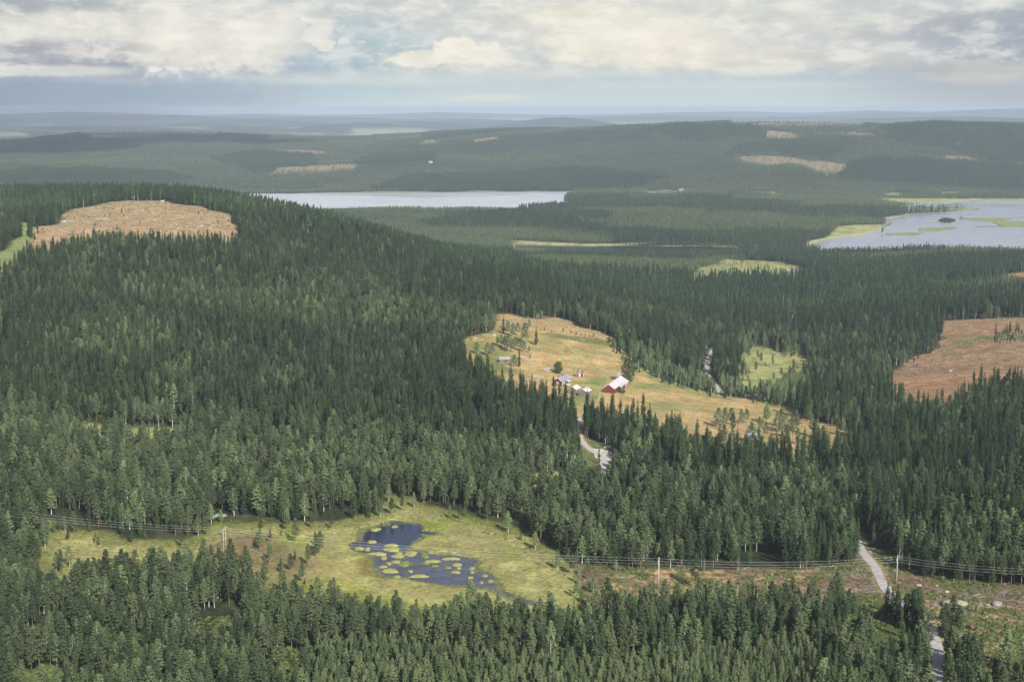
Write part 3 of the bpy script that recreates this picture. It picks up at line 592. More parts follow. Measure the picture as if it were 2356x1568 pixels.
def spruce(seed, lod, H=16.0, wide=1.0, bare=0.06):
    rs = np.random.RandomState(seed); t = MB(); c = MB()
    t.tube((0, 0, -0.5), (0, 0, H * 0.6), 0.18, 0.09, 7 if lod == 0 else 4); t.tube((0, 0, H * 0.6), (0, 0, H * 0.98), 0.09, 0.02, 5 if lod == 0 else 3)
    Rm = 1.72 * wide
    def rad(z):
        q = (z / H - bare) / (1 - bare); return Rm * (max(0.0, 1 - q) ** 0.62) * min(1, 0.45 + 3 * q) * (0.9 + 0.22 * math.sin(q * 17 + seed))
    if lod == 0:
        z = H * bare; k = 0
        while z < H * 0.985:
            R0 = rad(z); nb = 7 if z < H * 0.8 else 5
            off = rs.uniform(0, 6.28); R0 *= rs.uniform(0.78, 1.18)
            for i in range(nb):
                ph = off + 6.283 * i / nb + rs.normal(0, 0.2); L = max(0.14, R0 * rs.uniform(0.6, 1.25)); dr = rs.uniform(0.15, 0.45)
                u = np.array((math.cos(ph), math.sin(ph), 0)); s_ = np.array((-u[1], u[0], 0)); w = 0.17 * L + 0.12
                p0 = np.array((0, 0, z + rs.uniform(-.2, .2))) + u * L * 0.08; p1 = p0 + u * L * 0.6 + np.array((0, 0, -dr * L * 0.55)); p2 = p0 + u * L + np.array((0, 0, -dr * L * 0.6))
                dn = np.array((0, 0, -1)) * w * 1.0
                c.face(p0, p1 + s_ * w + dn * 0.8, p2, p1); c.face(p0, p1, p2, p1 - s_ * w + dn * 0.8)
                if L > 0.5:
                    for _ in range(3):
                        q = p0 + (p2 - p0) * rs.uniform(0.35, 1.0) + s_ * rs.normal(0, w * 0.8) + dn * rs.uniform(0, 1.2)
                        leafq(c, q, 0.24, u * 0.8 + np.array((0, 0, 0.5)), rs)
            z += rs.uniform(0.36, 0.6) * (1.0 if z < H * 0.7 else 0.75)
    else:
        n = 10 if lod == 1 else 5; k = 8 if lod == 1 else 6
        for i in range(n):
            q0 = i / n; z0 = H * (bare + (1 - bare) * q0); z1 = min(H, z0 + H * (1.9 if lod == 1 else 1.7) / n); off = rs.uniform(0, 6.28)
            base = []; rr = rad(z0) * rs.uniform(0.9, 1.15)
            for j in range(k):
                r_ = rr * rs.uniform(0.55, 1.3); a_ = off + 6.283 * j / k; base.append((r_ * math.cos(a_), r_ * math.sin(a_), z0 + rs.uniform(-.5, .4)))
            for j in range(k):
                c.face(base[j], base[(j + 1) % k] if j % 2 else tuple(np.array(base[(j + 1) % k]) * (0.75, 0.75, 1) + (0, 0, 0.3)), (0, 0, z1))
    return t, c
def crown_pts(rs, H, lo, rmax, n, top=0.55, oval=False):
    out = []
    for i in range(n):
        q = ((i + rs.uniform()) / n); z = H * (lo + (1 - lo) * q)
        prof = math.sin(math.pi * min(1, (q * 0.86 + 0.16)) ** top) ** 0.8 if q < 0.98 else 0.2
        if oval: prof = math.sqrt(max(0.02, math.sin(math.pi * min(1, q * 0.86 + 0.10))))
        r_ = rmax * prof * math.sqrt(rs.uniform(0.15, 1)); a_ = i * 2.4 + rs.normal(0, 0.4)
        out.append((r_ * math.cos(a_), r_ * math.sin(a_), z, prof))
    return out
def pine(seed, lod, H=14.0, lo=0.42, rmax=1.9, top=0.9, leaf=0.3):
    rs = np.random.RandomState(seed); t = MB(); c = MB()
    b1 = np.array((rs.normal(0, .15), rs.normal(0, .15), H * 0.55)); b2 = np.array((rs.normal(0, .3), rs.normal(0, .3), H * 0.93))
    t.tube((0, 0, -0.5), b1, 0.17, 0.11, 7 if lod == 0 else 4); t.tube(b1, b2, 0.11, 0.03, 6 if lod == 0 else 3)
    n = (44, 16, 7)[lod]; q = (26, 7, 5)[lod]; ls = (leaf, leaf * 2.0, leaf * 3.1)[lod]
    for (x, y, z, pr) in crown_pts(rs, H, lo, rmax, n, top):
        s = rs.uniform(0.55, 0.95) * (0.6 + 0.5 * pr) * (1, 1.05, 1.2)[lod]
        if lod == 0: t.tube((0, 0, z - 0.5), (x, y, z), 0.045, 0.02, 3)
        for _ in range(q):
            d = rs.normal(0, 1, 3); d /= np.linalg.norm(d); d[2] = abs(d[2]) * 0.9 - 0.15
            leafq(c, (x + d[0] * s, y + d[1] * s, z + d[2] * s * 0.55), ls, d + np.array((x, y, 0)) * 0.25 / max(rmax, .1) + np.array((0, 0, .35)), rs)
    return t, c
def birch(seed, lod, H=12.0):
    t, c = pine(seed, lod, H, 0.26, 1.9, 0.75, 0.27); return t, c
def youngpine(seed, lod, H=7.0):
    rs = np.random.RandomState(seed); t = MB(); c = MB(); t.tube((0, 0, -.4), (0, 0, H * .95), .1, .03, 5)
    n = (34, 12, 6)[lod]; q_ = (22, 7, 5)[lod]; ls = (.24, .5, .8)[lod]
    for i in range(n):
        q = (i + rs.uniform()) / n; z = H * (.08 + .92 * q); r_ = 1.35 * (1 - q) ** .7 * math.sqrt(rs.uniform(.3, 1)); a_ = i * 2.4 + rs.normal(0, .4); s_ = (.3 + .4 * (1 - q)) * rs.uniform(.8, 1.2)
        for _ in range(q_):
            d = rs.normal(0, 1, 3); d /= np.linalg.norm(d); d[2] = abs(d[2]) - .1
            leafq(c, (r_ * math.cos(a_) + d[0] * s_, r_ * math.sin(a_) + d[1] * s_, z + d[2] * s_ * .7), ls, d + np.array((math.cos(a_), math.sin(a_), .9)) * .5, rs)
    return t, c
SRC = {}
def source(kind, builder, lod, seeds, mats, **kw):
    lst = []
    for sd_ in seeds:
        t, c = builder(sd_, lod, **kw)
        both = mesh_np(f"{kind}_tree", t.v + c.v, t.f + [tuple(i + len(t.v) for i in f) for f in c.f], mats, [0] * len(t.f) + [1] * len(c.f))
        ent = {'both': both}
        if lod == 0:
            ent['trunk'] = t.me(f"{kind}_trunk", (mats[0],), True); ent['crown'] = c.me(f"{kind}_crown", (mats[1],))
        lst.append(ent)
    SRC[(kind, lod)] = lst
KH = {'spruce': 16.0, 'tall_spruce': 21.0, 'pine': 14.0, 'birch': 12.0, 'young_pine': 7.0, 'young_spruce': 6.0}
for lod, ns, npi in ((0, 5, 5), (1, 4, 4), (2, 4, 3)):
    source('spruce', spruce, lod, range(10, 10 + ns), (M_SB, M_SP))
    source('tall_spruce', spruce, lod, range(30, 30 + ns), (M_SB, M_SP), H=21.0, wide=1.12, bare=0.28 if lod < 2 else 0.1)
    source('pine', pine, lod, range(50, 50 + npi), (M_PB, M_PI), lo=0.32, top=0.78)
    source('birch', birch, lod, range(70, 73), (M_BB, M_BI))
    source('young_pine', youngpine, lod, range(80, 84 if lod == 0 else 82), (M_PB, M_PI))
    source('young_spruce', spruce, lod, range(90, 92), (M_SB, M_SP), H=6.0, wide=0.75, bare=0.02)

# ------------------------------------------------------------------ where the trees stand
def project(x, y, z):            # world -> S2 pixels
    zc = z - CZ; dep = y * math.cos(PITCH) - zc * math.sin(PITCH); up_ = y * math.sin(PITCH) + zc * math.cos(PITCH)
    return (512 + F * x / dep) / K, (340.5 - F * up_ / dep) / K
def scatter(r0, r1, s, amax=R(23.5)):
    xs = np.arange(-r1 * math.sin(amax), r1 * math.sin(amax), s); ys = np.arange(r0 * math.cos(amax), r1, s * 0.88)
    GX, GY = np.meshgrid(xs, ys); GX[1::2] += s / 2
    x = (GX + rng.uniform(-.42, .42, GX.shape) * s).ravel(); y = (GY + rng.uniform(-.42, .42, GX.shape) * s).ravel()
    r = np.hypot(x, y); a = np.arctan2(x, y); k = (r >= r0) & (r < r1) & (np.abs(a) < amax); return x[k], y[k]
# horizon profile: what the ground hides for good
Tg = -(Z + 22) / rs[:, None]; Tmin = np.minimum.accumulate(np.where(rs[:, None] > 300, -(Z) / rs[:, None], 9), axis=0)   # depression tangent, smaller = higher
parts_xy = [scatter(340, 620, 3.1, R(35)), scatter(620, 1500, 3.9, R(30)), scatter(1500, 2600, 4.9, R(25)), scatter(2600, 4600, 6.6), scatter(4600, 8600, 9.2)]
x = np.concatenate([p[0] for p in parts_xy]); y = np.concatenate([p[1] for p in parts_xy])
r = np.hypot(x, y); a = np.arctan2(x, y); z = ground(x, y); u2, v2 = project(x, y, z)
ia = np.clip(np.searchsorted(azs, a), 0, len(azs) - 1); il = np.clip(np.searchsorted(rs, r), 0, len(rs) - 1)
vis = (-(z - CZ + 40) / r) < Tmin[il, ia] + 0.0005
tv = (-(z - CZ + 22) / r)
side_m = np.maximum(-u2, u2 - 2356) * K * r / F
keep = vis & (v2 < 1568 + 420) & (side_m < 130)
def cull(m):
    global x, y, r, a, z, u2, v2
    x, y, r, a, z, u2, v2 = (q[m] for q in (x, y, r, a, z, u2, v2))
cull(keep)
ed = (fbm(x / 12, y / 12, 2, 51) - 0.5)
open_ = np.zeros(len(x), bool); sparse = np.zeros(len(x))
ed2 = (fbm(x / 30, y / 30, 2, 53) - 0.5)
def zone(poly, jit=6): return sdist(poly, x, y) + ed * jit * 1.4 + ed2 * jit * 1.6
dbog = zone(bog, 10); open_ |= dbog < 0; dcor = zone(corr, 6); open_ |= dcor < 0; dme = zone(meadow, 5); open_ |= dme < 0
open_ |= zone(lot_clear, 3) < 0; dhc = zone(hillcut); open_ |= dhc < 0; open_ |= zone(hillgreen) < 0
dcr = zone(cutR); open_ |= dcr < 0; open_ |= zone(cutS) < 0
for p in mires: open_ |= sdist(p, x, y) + ed * 10 < 0
for p in farcuts: open_ |= sdist(p, x, y) + (fbm(x / 50, y / 50, 3, 31) - .5) * 50 < 0
for w_, lv in waters: open_ |= sdist(w_, x, y) + ed * 3 < (2 if lv > -200 else 5)
for p in isl[1:]: open_ |= sdist(p, x, y) < 4
for q, Q in enumerate(roads): open_ |= pl_dist(Q, x, y) < (2.3 if q == 0 else (4.2 if q in (1, 2) else 2.2))
young = np.zeros(len(x), bool)
for p in plant: young |= sdist(p, x, y) + (fbm(x / 60, y / 60, 3, 61) - .5) * 60 < 0
patch = fbm(x / 130, y / 130, 3, 62); patch2 = fbm(x / 45, y / 45, 3, 63); farp = fbm(x / 420, y / 300, 4, 64)
U = rng.uniform(size=len(x))
kind = np.full(len(x), 1)       # 0 young pine, 1 spruce, 2 tall spruce, 3 pine, 4 birch, 5 young spruce
hs = np.ones(len(x)); tint = np.clip(rng.normal(0.36, 0.27, len(x)), 0, 1)
pz = np.zeros(len(x))           # share of pines
pz += 0.85 * smoothstep(640, 560, r) + 0.10
pz = np.where((v2 > 1280) & (u2 > 1250), 0.5, pz)
pz = np.where((v2 > 1050) & (v2 < 1290) & (u2 < 1500), 0.75, pz)
pz = np.where((v2 > 1120) & (v2 < 1290) & (u2 >= 1500), 0.35, pz)
pz = np.where((v2 < 1050) & (v2 > 650), 0.16 + 0.5 * smoothstep(0.52, 0.66, patch), pz)
stp = smoothstep(0.50, 0.53, farp); pz = np.where(r > 1700, 0.15 + 0.7 * (1 - stp), pz)
isp = U < pz
kind[isp] = 3
U2 = rng.uniform(size=len(x)); bi = U2 < 0.04 + 0.05 * (r < 700) + 0.35 * smoothstep(0.60, 0.68, fbm(x / 32, y / 32, 3, 66)) * (r < 1400) + 0.3 * smoothstep(60, 0, np.hypot((u2 - 260) / 3.2, (v2 - 800))) ; kind[bi & (r < 2500)] = 4
big = (kind == 1) & (((u2 > 930) & (v2 > 640) & (v2 < 1040)) | ((u2 > 1300) & (v2 < 1120) & (v2 > 640)) | ((u2 > 1990) & (v2 > 640) & (v2 < 1250)))
kind[big & (rng.uniform(size=len(x)) < 0.8)] = 2
yb = (v2 > 1508 + 20 * np.sin(u2 / 170.0)) & (u2 > 700) & (u2 < 1880)
kind[yb] = np.where(rng.uniform(size=yb.sum()) < 0.78, 0, 5)
hs = rng.normal(1.0, 0.13, len(x)); hs = np.clip(hs, 0.6, 1.35)
hs *= np.where(kind == 3, 0.92 + 0.25 * (patch2 - 0.5), 1.0); hs *= np.where((kind == 1) & (v2 > 1000), 0.82, 1.0)
sm = (rng.uniform(size=len(x)) < 0.16) & (r < 1500) & (kind != 0) & (kind != 5); hs[sm] *= 0.58
hs = np.where(kind == 0, hs * (0.95 + 0.5 * (patch2 - .5)), hs); tint = np.where(yb, tint + 0.22, tint)
lay = (kind == 2) & (U2 > 0.75); hs[lay] *= 0.8
# stands of different age in the distance
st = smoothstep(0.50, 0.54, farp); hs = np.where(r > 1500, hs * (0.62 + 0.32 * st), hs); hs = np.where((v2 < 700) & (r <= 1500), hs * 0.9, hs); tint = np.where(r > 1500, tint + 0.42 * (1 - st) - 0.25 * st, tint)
hs = np.where((u2 > 1180) & (u2 < 1720) & (v2 > 560) & (v2 < 606), hs * 0.62, hs); hs = np.where((u2 > 1690) & (u2 < 1880) & (v2 > 855) & (v2 < 935), hs * 0.6, hs)
hs = np.where(young, hs * 0.42, hs); tint = np.where(young, tint + 0.55, tint)
brush = W_poly([(1425,780),(1470,800),(1530,846),(1640,880),(1760,886),(1850,872),(1870,905),(1850,940),(1740,917),(1600,893),(1532,872),(1478,838)])
dbr = sdist(brush, x, y) + ed * 14 < 0; kind[dbr] = rng.choice([4, 0, 5], dbr.sum(), p=[.5, .35, .15]); hs[dbr] = rng.uniform(.45, .85, dbr.sum()); tint = np.where(dbr, tint + 0.25, tint)
tint = np.where(kind == 2, tint - 0.08, tint)
tint += 0.55 * (patch - 0.5); tint += 0.30 * smoothstep(230, 60, np.hypot((u2 - 270) / 1.0, (v2 - 800) * 3.0)) + 0.18 * smoothstep(200, 40, np.hypot(u2 - 620, (v2 - 720) * 3.0))
keepp = ~open_
if True:
    dk = np.zeros(len(x), bool); wob = (fbm(x / 45, y / 45, 3, 65) - .5) * 70
    for p in dark_stands: dk |= sdist(p, x, y) + wob < 0
    fr = (r > 3600) & ~young; kind[dk & (kind == 3)] = 1; kind[fr & ~dk & (U2 < 0.5)] = 3
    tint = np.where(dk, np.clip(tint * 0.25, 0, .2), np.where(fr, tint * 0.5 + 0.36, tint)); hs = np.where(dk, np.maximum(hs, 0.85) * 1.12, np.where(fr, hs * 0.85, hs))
# thin the near mature forest to natural spacing
thin = rng.uniform(size=len(x)); keepp &= ~((r < 620) & (kind != 0) & (kind != 5) & (thin > np.where(u2 < 1350, 0.62, 0.74))); keepp &= ~((r >= 620) & (r < 1500) & (thin > np.where(kind == 2, 0.70, 0.92)))
keepp &= ~((r < 1500) & (fbm(x / 24, y / 24, 3, 72) > 0.69))
keepp &= ~((r < 600) & (fbm(x / 16, y / 16, 3, 71) > 0.64) & (kind == 3))
# scattered trees inside clearings and along their edges
def add_sparse(cond, prob, kk, h0, h1):
    global keepp
    m = cond & open_ & (rng.uniform(size=len(x)) < prob)
    for Q in roads: m &= pl_dist(Q, x, y) > 5
    for w_, lv in waters: m &= sdist(w_, x, y) > 2.0
    kind[m] = kk if np.isscalar(kk) else rng.choice(kk, m.sum()); hs[m] = rng.uniform(h0, h1, m.sum()); keepp |= m
add_sparse((dbog > -9) & (dbog < 0), 0.10, [3, 3, 0, 4], 0.35, 0.8)
add_sparse((dbog > -22) & (dbog < -9) & (u2 < 900), 0.02, [0, 3], 0.3, 0.6)
add_sparse((u2 > 470) & (u2 < 740) & (v2 > 1235) & (v2 < 1400) & (dbog < -3), 0.10, [0, 3, 3, 5], 0.3, 0.75)
add_sparse((dcor < 0) & (dcor > -7), 0.10, [5, 0, 4], 0.3, 0.7)
add_sparse((dcor < 0) & (u2 > 2130) & (v2 > 1400), 0.05, [5, 0, 4], 0.2, 0.5)
add_sparse((dme < 0) & (dme > -6) & (u2 > 1400), 0.35, [0, 4, 5], 0.6, 1.0)
add_sparse((dme < 0) & (dme > -16) & (u2 > 1410) & (v2 < 930), 0.35, [0, 4, 5, 5], 0.5, 0.9)
add_sparse((u2 > 1640) & (v2 > 968) & (dme < 0), 0.04, [4, 4, 3], 0.7, 1.0)
add_sparse((dhc < 0), 0.008, [5, 0], 0.3, 0.6)
add_sparse((dhc < 0) & (dhc > -8), 0.05, [5, 0, 1], 0.3, 0.7)
add_sparse((dcr < 0) & (u2 > 2285) & (v2 > 758) & (v2 < 790), 0.30, [1, 5, 5], 0.4, 0.7)
add_sparse((dcr < 0) & (dcr > -8), 0.06, [5, 1, 0], 0.3, 0.7)
for k in (0, 1, 2, 3, 13, 12):
    dm = sdist(mires[k], x, y); add_sparse((dm < 0), 0.03, [3, 0], 0.3, 0.7); add_sparse((dm < 0) & (dm > -7), 0.10, [3, 0, 4], 0.4, 0.8)
dm = sdist(mires[1], x, y); add_sparse((dm < 0) & (u2 > 1785) & (v2 < 822), 0.25, [3, 1, 4], 0.5, 0.9)
for p in farcuts: add_sparse(sdist(p, x, y) < 0, 0.14, [1, 3], 0.4, 0.8)
add_sparse(sdist(isl[5], x, y) < -6, 0.05, [0], 0.4, 0.8)
for p in (0, 5): add_sparse(sdist(mires[p], x, y) < -4, 0.02, [3], 0.5, 0.7)
for k_, q_ in ((isl[0], 0.8),): add_sparse(sdist(k_, x, y) < -1, q_, [1, 3], 0.5, 0.7)
cull_i = keepp
kind = kind[cull_i]; hs = hs[cull_i]; tint = np.clip(tint[cull_i], 0, 1); x, y, r, z, u2, v2 = (q[cull_i] for q in (x, y, r, z, u2, v2))
KN = ['young_pine', 'spruce', 'tall_spruce', 'pine', 'birch', 'young_spruce']
H = np.array([KH[k] for k in KN])[kind] * hs
lod = np.where(r < 1450, 0, np.where(r < 3000, 1, 2))
wid = hs * np.where(r > 4600, 1.75, np.where(r > 2600, 1.3, np.where(r > 1500, 1.12, 1.0))) * rng.uniform(0.85, 1.2, len(x))
wid = np.where(kind == 1, wid * 1.0, wid); rot = rng.uniform(0, 6.283, len(x))
nb = smoothstep(560, 480, r); hs = hs * (1 - 0.14 * nb); H = H * (1 - 0.14 * nb); wid = wid * (1 - 0.2 * nb)
var = rng.integers(0, 60, len(x))
# ---- individuals: the 300 of each kind that show largest
fam = np.array([0, 1, 1, 0, 2, 1])[kind]      # 0 pine, 1 spruce, 2 birch
show = H / r
infr = (u2 > 15) & (u2 < 2341) & (v2 < 1566) & (r < 880)
single = np.zeros(len(x), bool)
for f_, n_ in ((0, 300), (1, 290), (2, 150)):
    c_ = np.nonzero(infr & (fam == f_))[0]; c_ = c_[np.argsort(-show[c_])][:n_]; single[c_] = True
SPOTS = [(100,1250,"at the bog's left tip"),(300,1330,"below the bog's left arm"),(520,1350,"by the left twin pole"),(700,1430,"below the heathery bog end"),(900,1440,"just below the pond"),(1150,1440,"below the pond outlet"),(1300,1420,"at the bog's right corner"),
 (1500,1420,"below the middle twin pole"),(1720,1420,"below the heath strip"),(1930,1420,"left of the road bend"),(2080,1460,"between the two road stretches"),(2260,1500,"right of the lower road"),(2200,1560,"on the lower road's right verge"),(2080,1550,"on the lower road's left verge"),
 (100,1480,"in the lower left corner"),(330,1470,"at open lower left"),(560,1490,"at bottom left of centre"),(820,1510,"in the lower pine wood"),(1080,1510,"in the wood under the pond"),(1350,1500,"at bottom centre"),(1600,1500,"at bottom right of centre"),(1850,1500,"at bottom left of the road"),
 (120,1400,"below the bog's left tip"),(300,1210,"above the bog's left arm"),(550,1190,"by the pale outcrop"),(780,1190,"on the bog's upper rim"),(920,1140,"at the bog's upper point"),(1080,1180,"on the rim right of the pond head"),(1250,1240,"on the bog's right rim"),(1400,1290,"where bog meets power line"),
 (1600,1290,"above the wires by the middle pole"),(1820,1290,"above the wires left of the road"),(2000,1240,"at the upper road end"),(2150,1290,"behind the road pole"),(2300,1310,"above the wires at the right"),(200,1120,"on the slope left of the bog"),(600,1110,"on the slope above the outcrop"),
 (1350,1130,"below the gravel yard"),(1600,1180,"in forest right of the bog"),(1900,1180,"in forest left of the road"),(2200,1180,"in forest above the road pole"),(1500,1060,"right of the gravel yard"),(1200,1060,"left of the gravel yard"),(900,1080,"on the slope above the pond"),(1330,950,"below the storehouses"),(1750,1060,"below the lower meadow")]
def where_words(u, v, rr): return min(SPOTS, key=lambda s_: (s_[0] - u) ** 2 + ((s_[1] - v) * 1.8) ** 2)[2]
def size_words(h, f):
    lim = ((5.5, 8.5, 11.5, 13.5), (6, 9, 13, 17), (6, 9, 11, 12.5))[f]; return ("small", "lowish", "medium", "tall", "towering")[int(np.searchsorted(lim, h))]
shape_p = ["ragged", "round-topped", "layered", "full-crowned", "lopsided"]
shape_s = ["pointed", "drooping", "broad-skirted", "thin-topped", "dense"]
shape_b = ["pale-stemmed", "loose", "slender"]
def near_words(i, pool):
    d = np.hypot(x[pool] - x[i], y[pool] - y[i]); o = np.argsort(d)[1:3]; j = pool[o[0]]
    if d[o[0]] > 7: return "standing free"
    side = ("right" if x[j] < x[i] else "left") if abs(x[j] - x[i]) > abs(y[j] - y[i]) else ("before" if y[j] > y[i] else "behind")
    t = ("pine", "spruce", "birch")[fam[j]]; w_ = ("taller " if H[j] > H[i] * 1.15 else "shorter " if H[j] < H[i] * 0.87 else "")
    return f"{side} of a {w_}{t}" if side in ("left", "right") else f"{side} a {w_}{t}"
def tree(root_name, kindname, k, px, py, pz_, sx, sz, rz, tv_, label, cat, group):
    src = SRC[(kindname, 0)][k % len(SRC[(kindname, 0)])]
    e = bpy.data.objects.new(root_name, None); SCOL.objects.link(e); e.location = (px, py, pz_); e.rotation_euler = (0, 0, rz); e.scale = (sx, sx, sz); e.empty_display_size = 0.5
    tag(e, label, cat, group)
    for nm in ('trunk', 'crown'):
        o = bpy.data.objects.new(nm, src[nm]); SCOL.objects.link(o); o.parent = e; o['tint'] = float(tv_)
    return e
names = ["pine_tree", "spruce_tree", "birch_tree"]; groups = ["pines of the near forest", "spruces of the near forest", "birches of the near forest"]
near_pool = np.nonzero(r < 900)[0]
for i in np.nonzero(single)[0]:
    f_ = fam[i]; kn = KN[kind[i]]; k = int(var[i]) % len(SRC[(kn, 0)]); shp = (shape_p, shape_s, shape_b)[f_][k % (3 if f_ == 2 else 5)]
    tone = "dark" if tint[i] < 0.3 else "light" if tint[i] > 0.62 else "mid-green"
    lab = f"{size_words(H[i], f_)} {tone} {shp} {('pine', 'spruce', 'birch')[f_]} {near_words(i, near_pool).replace('standing free', 'alone')}, {where_words(u2[i], v2[i], r[i])}"
    if len(lab.replace("-", "-").split()) > 16: lab = lab.replace("mid-green ", "", 1)
    if len(lab.split()) > 15: lab = lab.replace(" shorter", "", 1)
    tree(names[f_], kn, k, x[i], y[i], z[i], wid[i], hs[i], rot[i], tint[i], lab, ("pine", "spruce", "birch")[f_], groups[f_])

# ---- the rest of the forest, one object for each kind
def forest(name, sel, fams, label):
    coll = bpy.data.collections.new(name + "_source"); order = {}; c = 0
    for kn in fams:
        for l_ in (0, 1, 2):
            for j, ent in enumerate(SRC[(kn, l_)]):
                o = bpy.data.objects.new(f"source_{c:03d}", ent['both']); coll.objects.link(o); order[(kn, l_, j)] = c; c += 1
    ids = np.nonzero(sel)[0]
    me = bpy.data.meshes.new(name); me.vertices.add(len(ids)); me.vertices.foreach_set('co', np.c_[x[ids], y[ids], z[ids]].astype(np.float32).ravel())
    ti = np.array([order[(KN[kind[i]], int(lod[i]), int(var[i]) % len(SRC[(KN[kind[i]], int(lod[i]))]))] for i in ids], dtype=np.int32)
    at = me.attributes.new('idx', 'INT', 'POINT'); at.data.foreach_set('value', ti)
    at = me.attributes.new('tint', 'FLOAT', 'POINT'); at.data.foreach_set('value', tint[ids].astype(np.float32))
    at = me.attributes.new('scl', 'FLOAT_VECTOR', 'POINT'); at.data.foreach_set('vector', np.c_[wid[ids], wid[ids], hs[ids]].astype(np.float32).ravel())
    at = me.attributes.new('rot', 'FLOAT_VECTOR', 'POINT'); at.data.foreach_set('vector', np.c_[rng.normal(0, .02, len(ids)), rng.normal(0, .02, len(ids)), rot[ids]].astype(np.float32).ravel())
    o = link(name, me); tag(o, label, 'forest', kind='stuff')
    ng = bpy.data.node_groups.new(name, 'GeometryNodeTree'); ng.interface.new_socket('Geometry', in_out='INPUT', socket_type='NodeSocketGeometry'); ng.interface.new_socket('Geometry', in_out='OUTPUT', socket_type='NodeSocketGeometry')
    gi = ng.nodes.new('NodeGroupInput'); go = ng.nodes.new('NodeGroupOutput'); ip = ng.nodes.new('GeometryNodeInstanceOnPoints'); ci = ng.nodes.new('GeometryNodeCollectionInfo')
    ci.inputs['Collection'].default_value = coll; ci.inputs['Separate Children'].default_value = True; ci.inputs['Reset Children'].default_value = True
    def na_(n, t):
        q = ng.nodes.new('GeometryNodeInputNamedAttribute'); q.data_type = t; q.inputs['Name'].default_value = n; return q.outputs['Attribute']
    ng.links.new(gi.outputs[0], ip.inputs['Points']); ng.links.new(ci.outputs[0], ip.inputs['Instance']); ip.inputs['Pick Instance'].default_value = True
    ng.links.new(na_('idx', 'INT'), ip.inputs['Instance Index']); ng.links.new(na_('scl', 'FLOAT_VECTOR'), ip.inputs['Scale'])
    er = ng.nodes.new('FunctionNodeEulerToRotation'); ng.links.new(na_('rot', 'FLOAT_VECTOR'), er.inputs[0]); ng.links.new(er.outputs[0], ip.inputs['Rotation'])
    ng.links.new(ip.outputs[0], go.inputs[0]); md = o.modifiers.new('scatter', 'NODES'); md.node_group = ng
    return o
rest = ~single
print("TREES", len(x), [int((rest & (lod == l_)).sum()) for l_ in (0, 1, 2)], "single", int(single.sum()))
forest("spruce_forest", rest & (fam == 1), ['spruce', 'tall_spruce', 'young_spruce'], "dark spruce forest covering the hills and the valley")
forest("pine_forest", rest & (fam == 0), ['pine', 'young_pine'], "grey-green pine forest round the bog and on the slopes")
forest("birch_forest", rest & (fam == 2), ['birch'], "light green birches mixed into the conifer forest")
#PART2
# ------------------------------------------------------------------ low growth and felling waste (nobody could count it)
def scatter_obj(name, px, py, pz_, ti, tints, scl, rots, meshes, label, cat):
    coll = bpy.data.collections.new(name + "_source")
    for k, m_ in enumerate(meshes): coll.objects.link(bpy.data.objects.new(f"{name}_src_{k:03d}", m_))
    n = len(px); me = bpy.data.meshes.new(name); me.vertices.add(n); me.vertices.foreach_set('co', np.c_[px, py, pz_].astype(np.float32).ravel())
    me.attributes.new('idx', 'INT', 'POINT').data.foreach_set('value', np.asarray(ti, np.int32))
    me.attributes.new('tint', 'FLOAT', 'POINT').data.foreach_set('value', np.asarray(tints, np.float32))
    me.attributes.new('scl', 'FLOAT_VECTOR', 'POINT').data.foreach_set('vector', np.asarray(scl, np.float32).ravel())
    me.attributes.new('rot', 'FLOAT_VECTOR', 'POINT').data.foreach_set('vector', np.c_[np.zeros(n), np.zeros(n), rots].astype(np.float32).ravel())
    o = link(name, me); tag(o, label, cat, kind='stuff')
    src = bpy.data.node_groups["pine_forest"].copy()
    for nd in src.nodes:
        if nd.bl_idname == 'GeometryNodeCollectionInfo': nd.inputs['Collection'].default_value = coll
    md = o.modifiers.new('scatter', 'NODES'); md.node_group = src
    return o
def bush(seed, q=46, s=0.5, flat=0.6):
    rs = np.random.RandomState(seed); c = MB()
    for _ in range(q):
        d = rs.normal(0, 1, 3); d /= np.linalg.norm(d); d[2] = abs(d[2]); leafq(c, d * (s * rs.uniform(.6, 1.0)) * (1, 1, flat), 0.13, d, rs)
    return c
M_HE = needle_mat("heather_leaves", (0.10, 0.075, 0.055), (0.20, 0.15, 0.10), 2.0)
M_UG = needle_mat("shrub_leaves", (0.07, 0.10, 0.03), (0.16, 0.20, 0.07), 2.0)
M_ST = noisy("weathered_wood", (0.36, 0.29, 0.23), (0.26, 0.20, 0.15), 2.0)
def pts_in(poly, s, inner=0.0, jit=0.45):
    x0, y0 = poly.min(0); x1, y1 = poly.max(0); GX, GY = np.meshgrid(np.arange(x0, x1, s), np.arange(y0, y1, s))
    px = (GX + rng.uniform(-jit, jit, GX.shape) * s).ravel(); py = (GY + rng.uniform(-jit, jit, GX.shape) * s).ravel()
    m = (sdist(poly, px, py) < -inner) & (np.abs(np.arctan2(px, py)) < R(29))
    for Q in roads: m &= pl_dist(Q, px, py) > 2.4
    for w_, lv in waters: m &= sdist(w_, px, py) > 0.8
    return px[m], py[m]
cx_, cy_, ci_, cs_, ct_ = [], [], [], [], []
def under(poly, s, prob, kinds, s0, s1, band=None, nz=None):
    px, py = pts_in(poly, s); m = rng.uniform(size=len(px)) < prob
    if band is not None: m &= sdist(poly, px, py) > -band
    if nz is not None: m &= fbm(px / 11, py / 11, 3, nz) > 0.5
    px, py = px[m], py[m]; cx_.append(px); cy_.append(py); ci_.append(rng.choice(kinds, len(px))); cs_.append(rng.uniform(s0, s1, len(px))); ct_.append(rng.uniform(0, 1, len(px)))
under(corr, 1.5, 0.55, [0, 1, 2, 3], 0.7, 1.8); under(corr, 2.2, 0.5, [2, 3], 1.2, 3.0, nz=77)
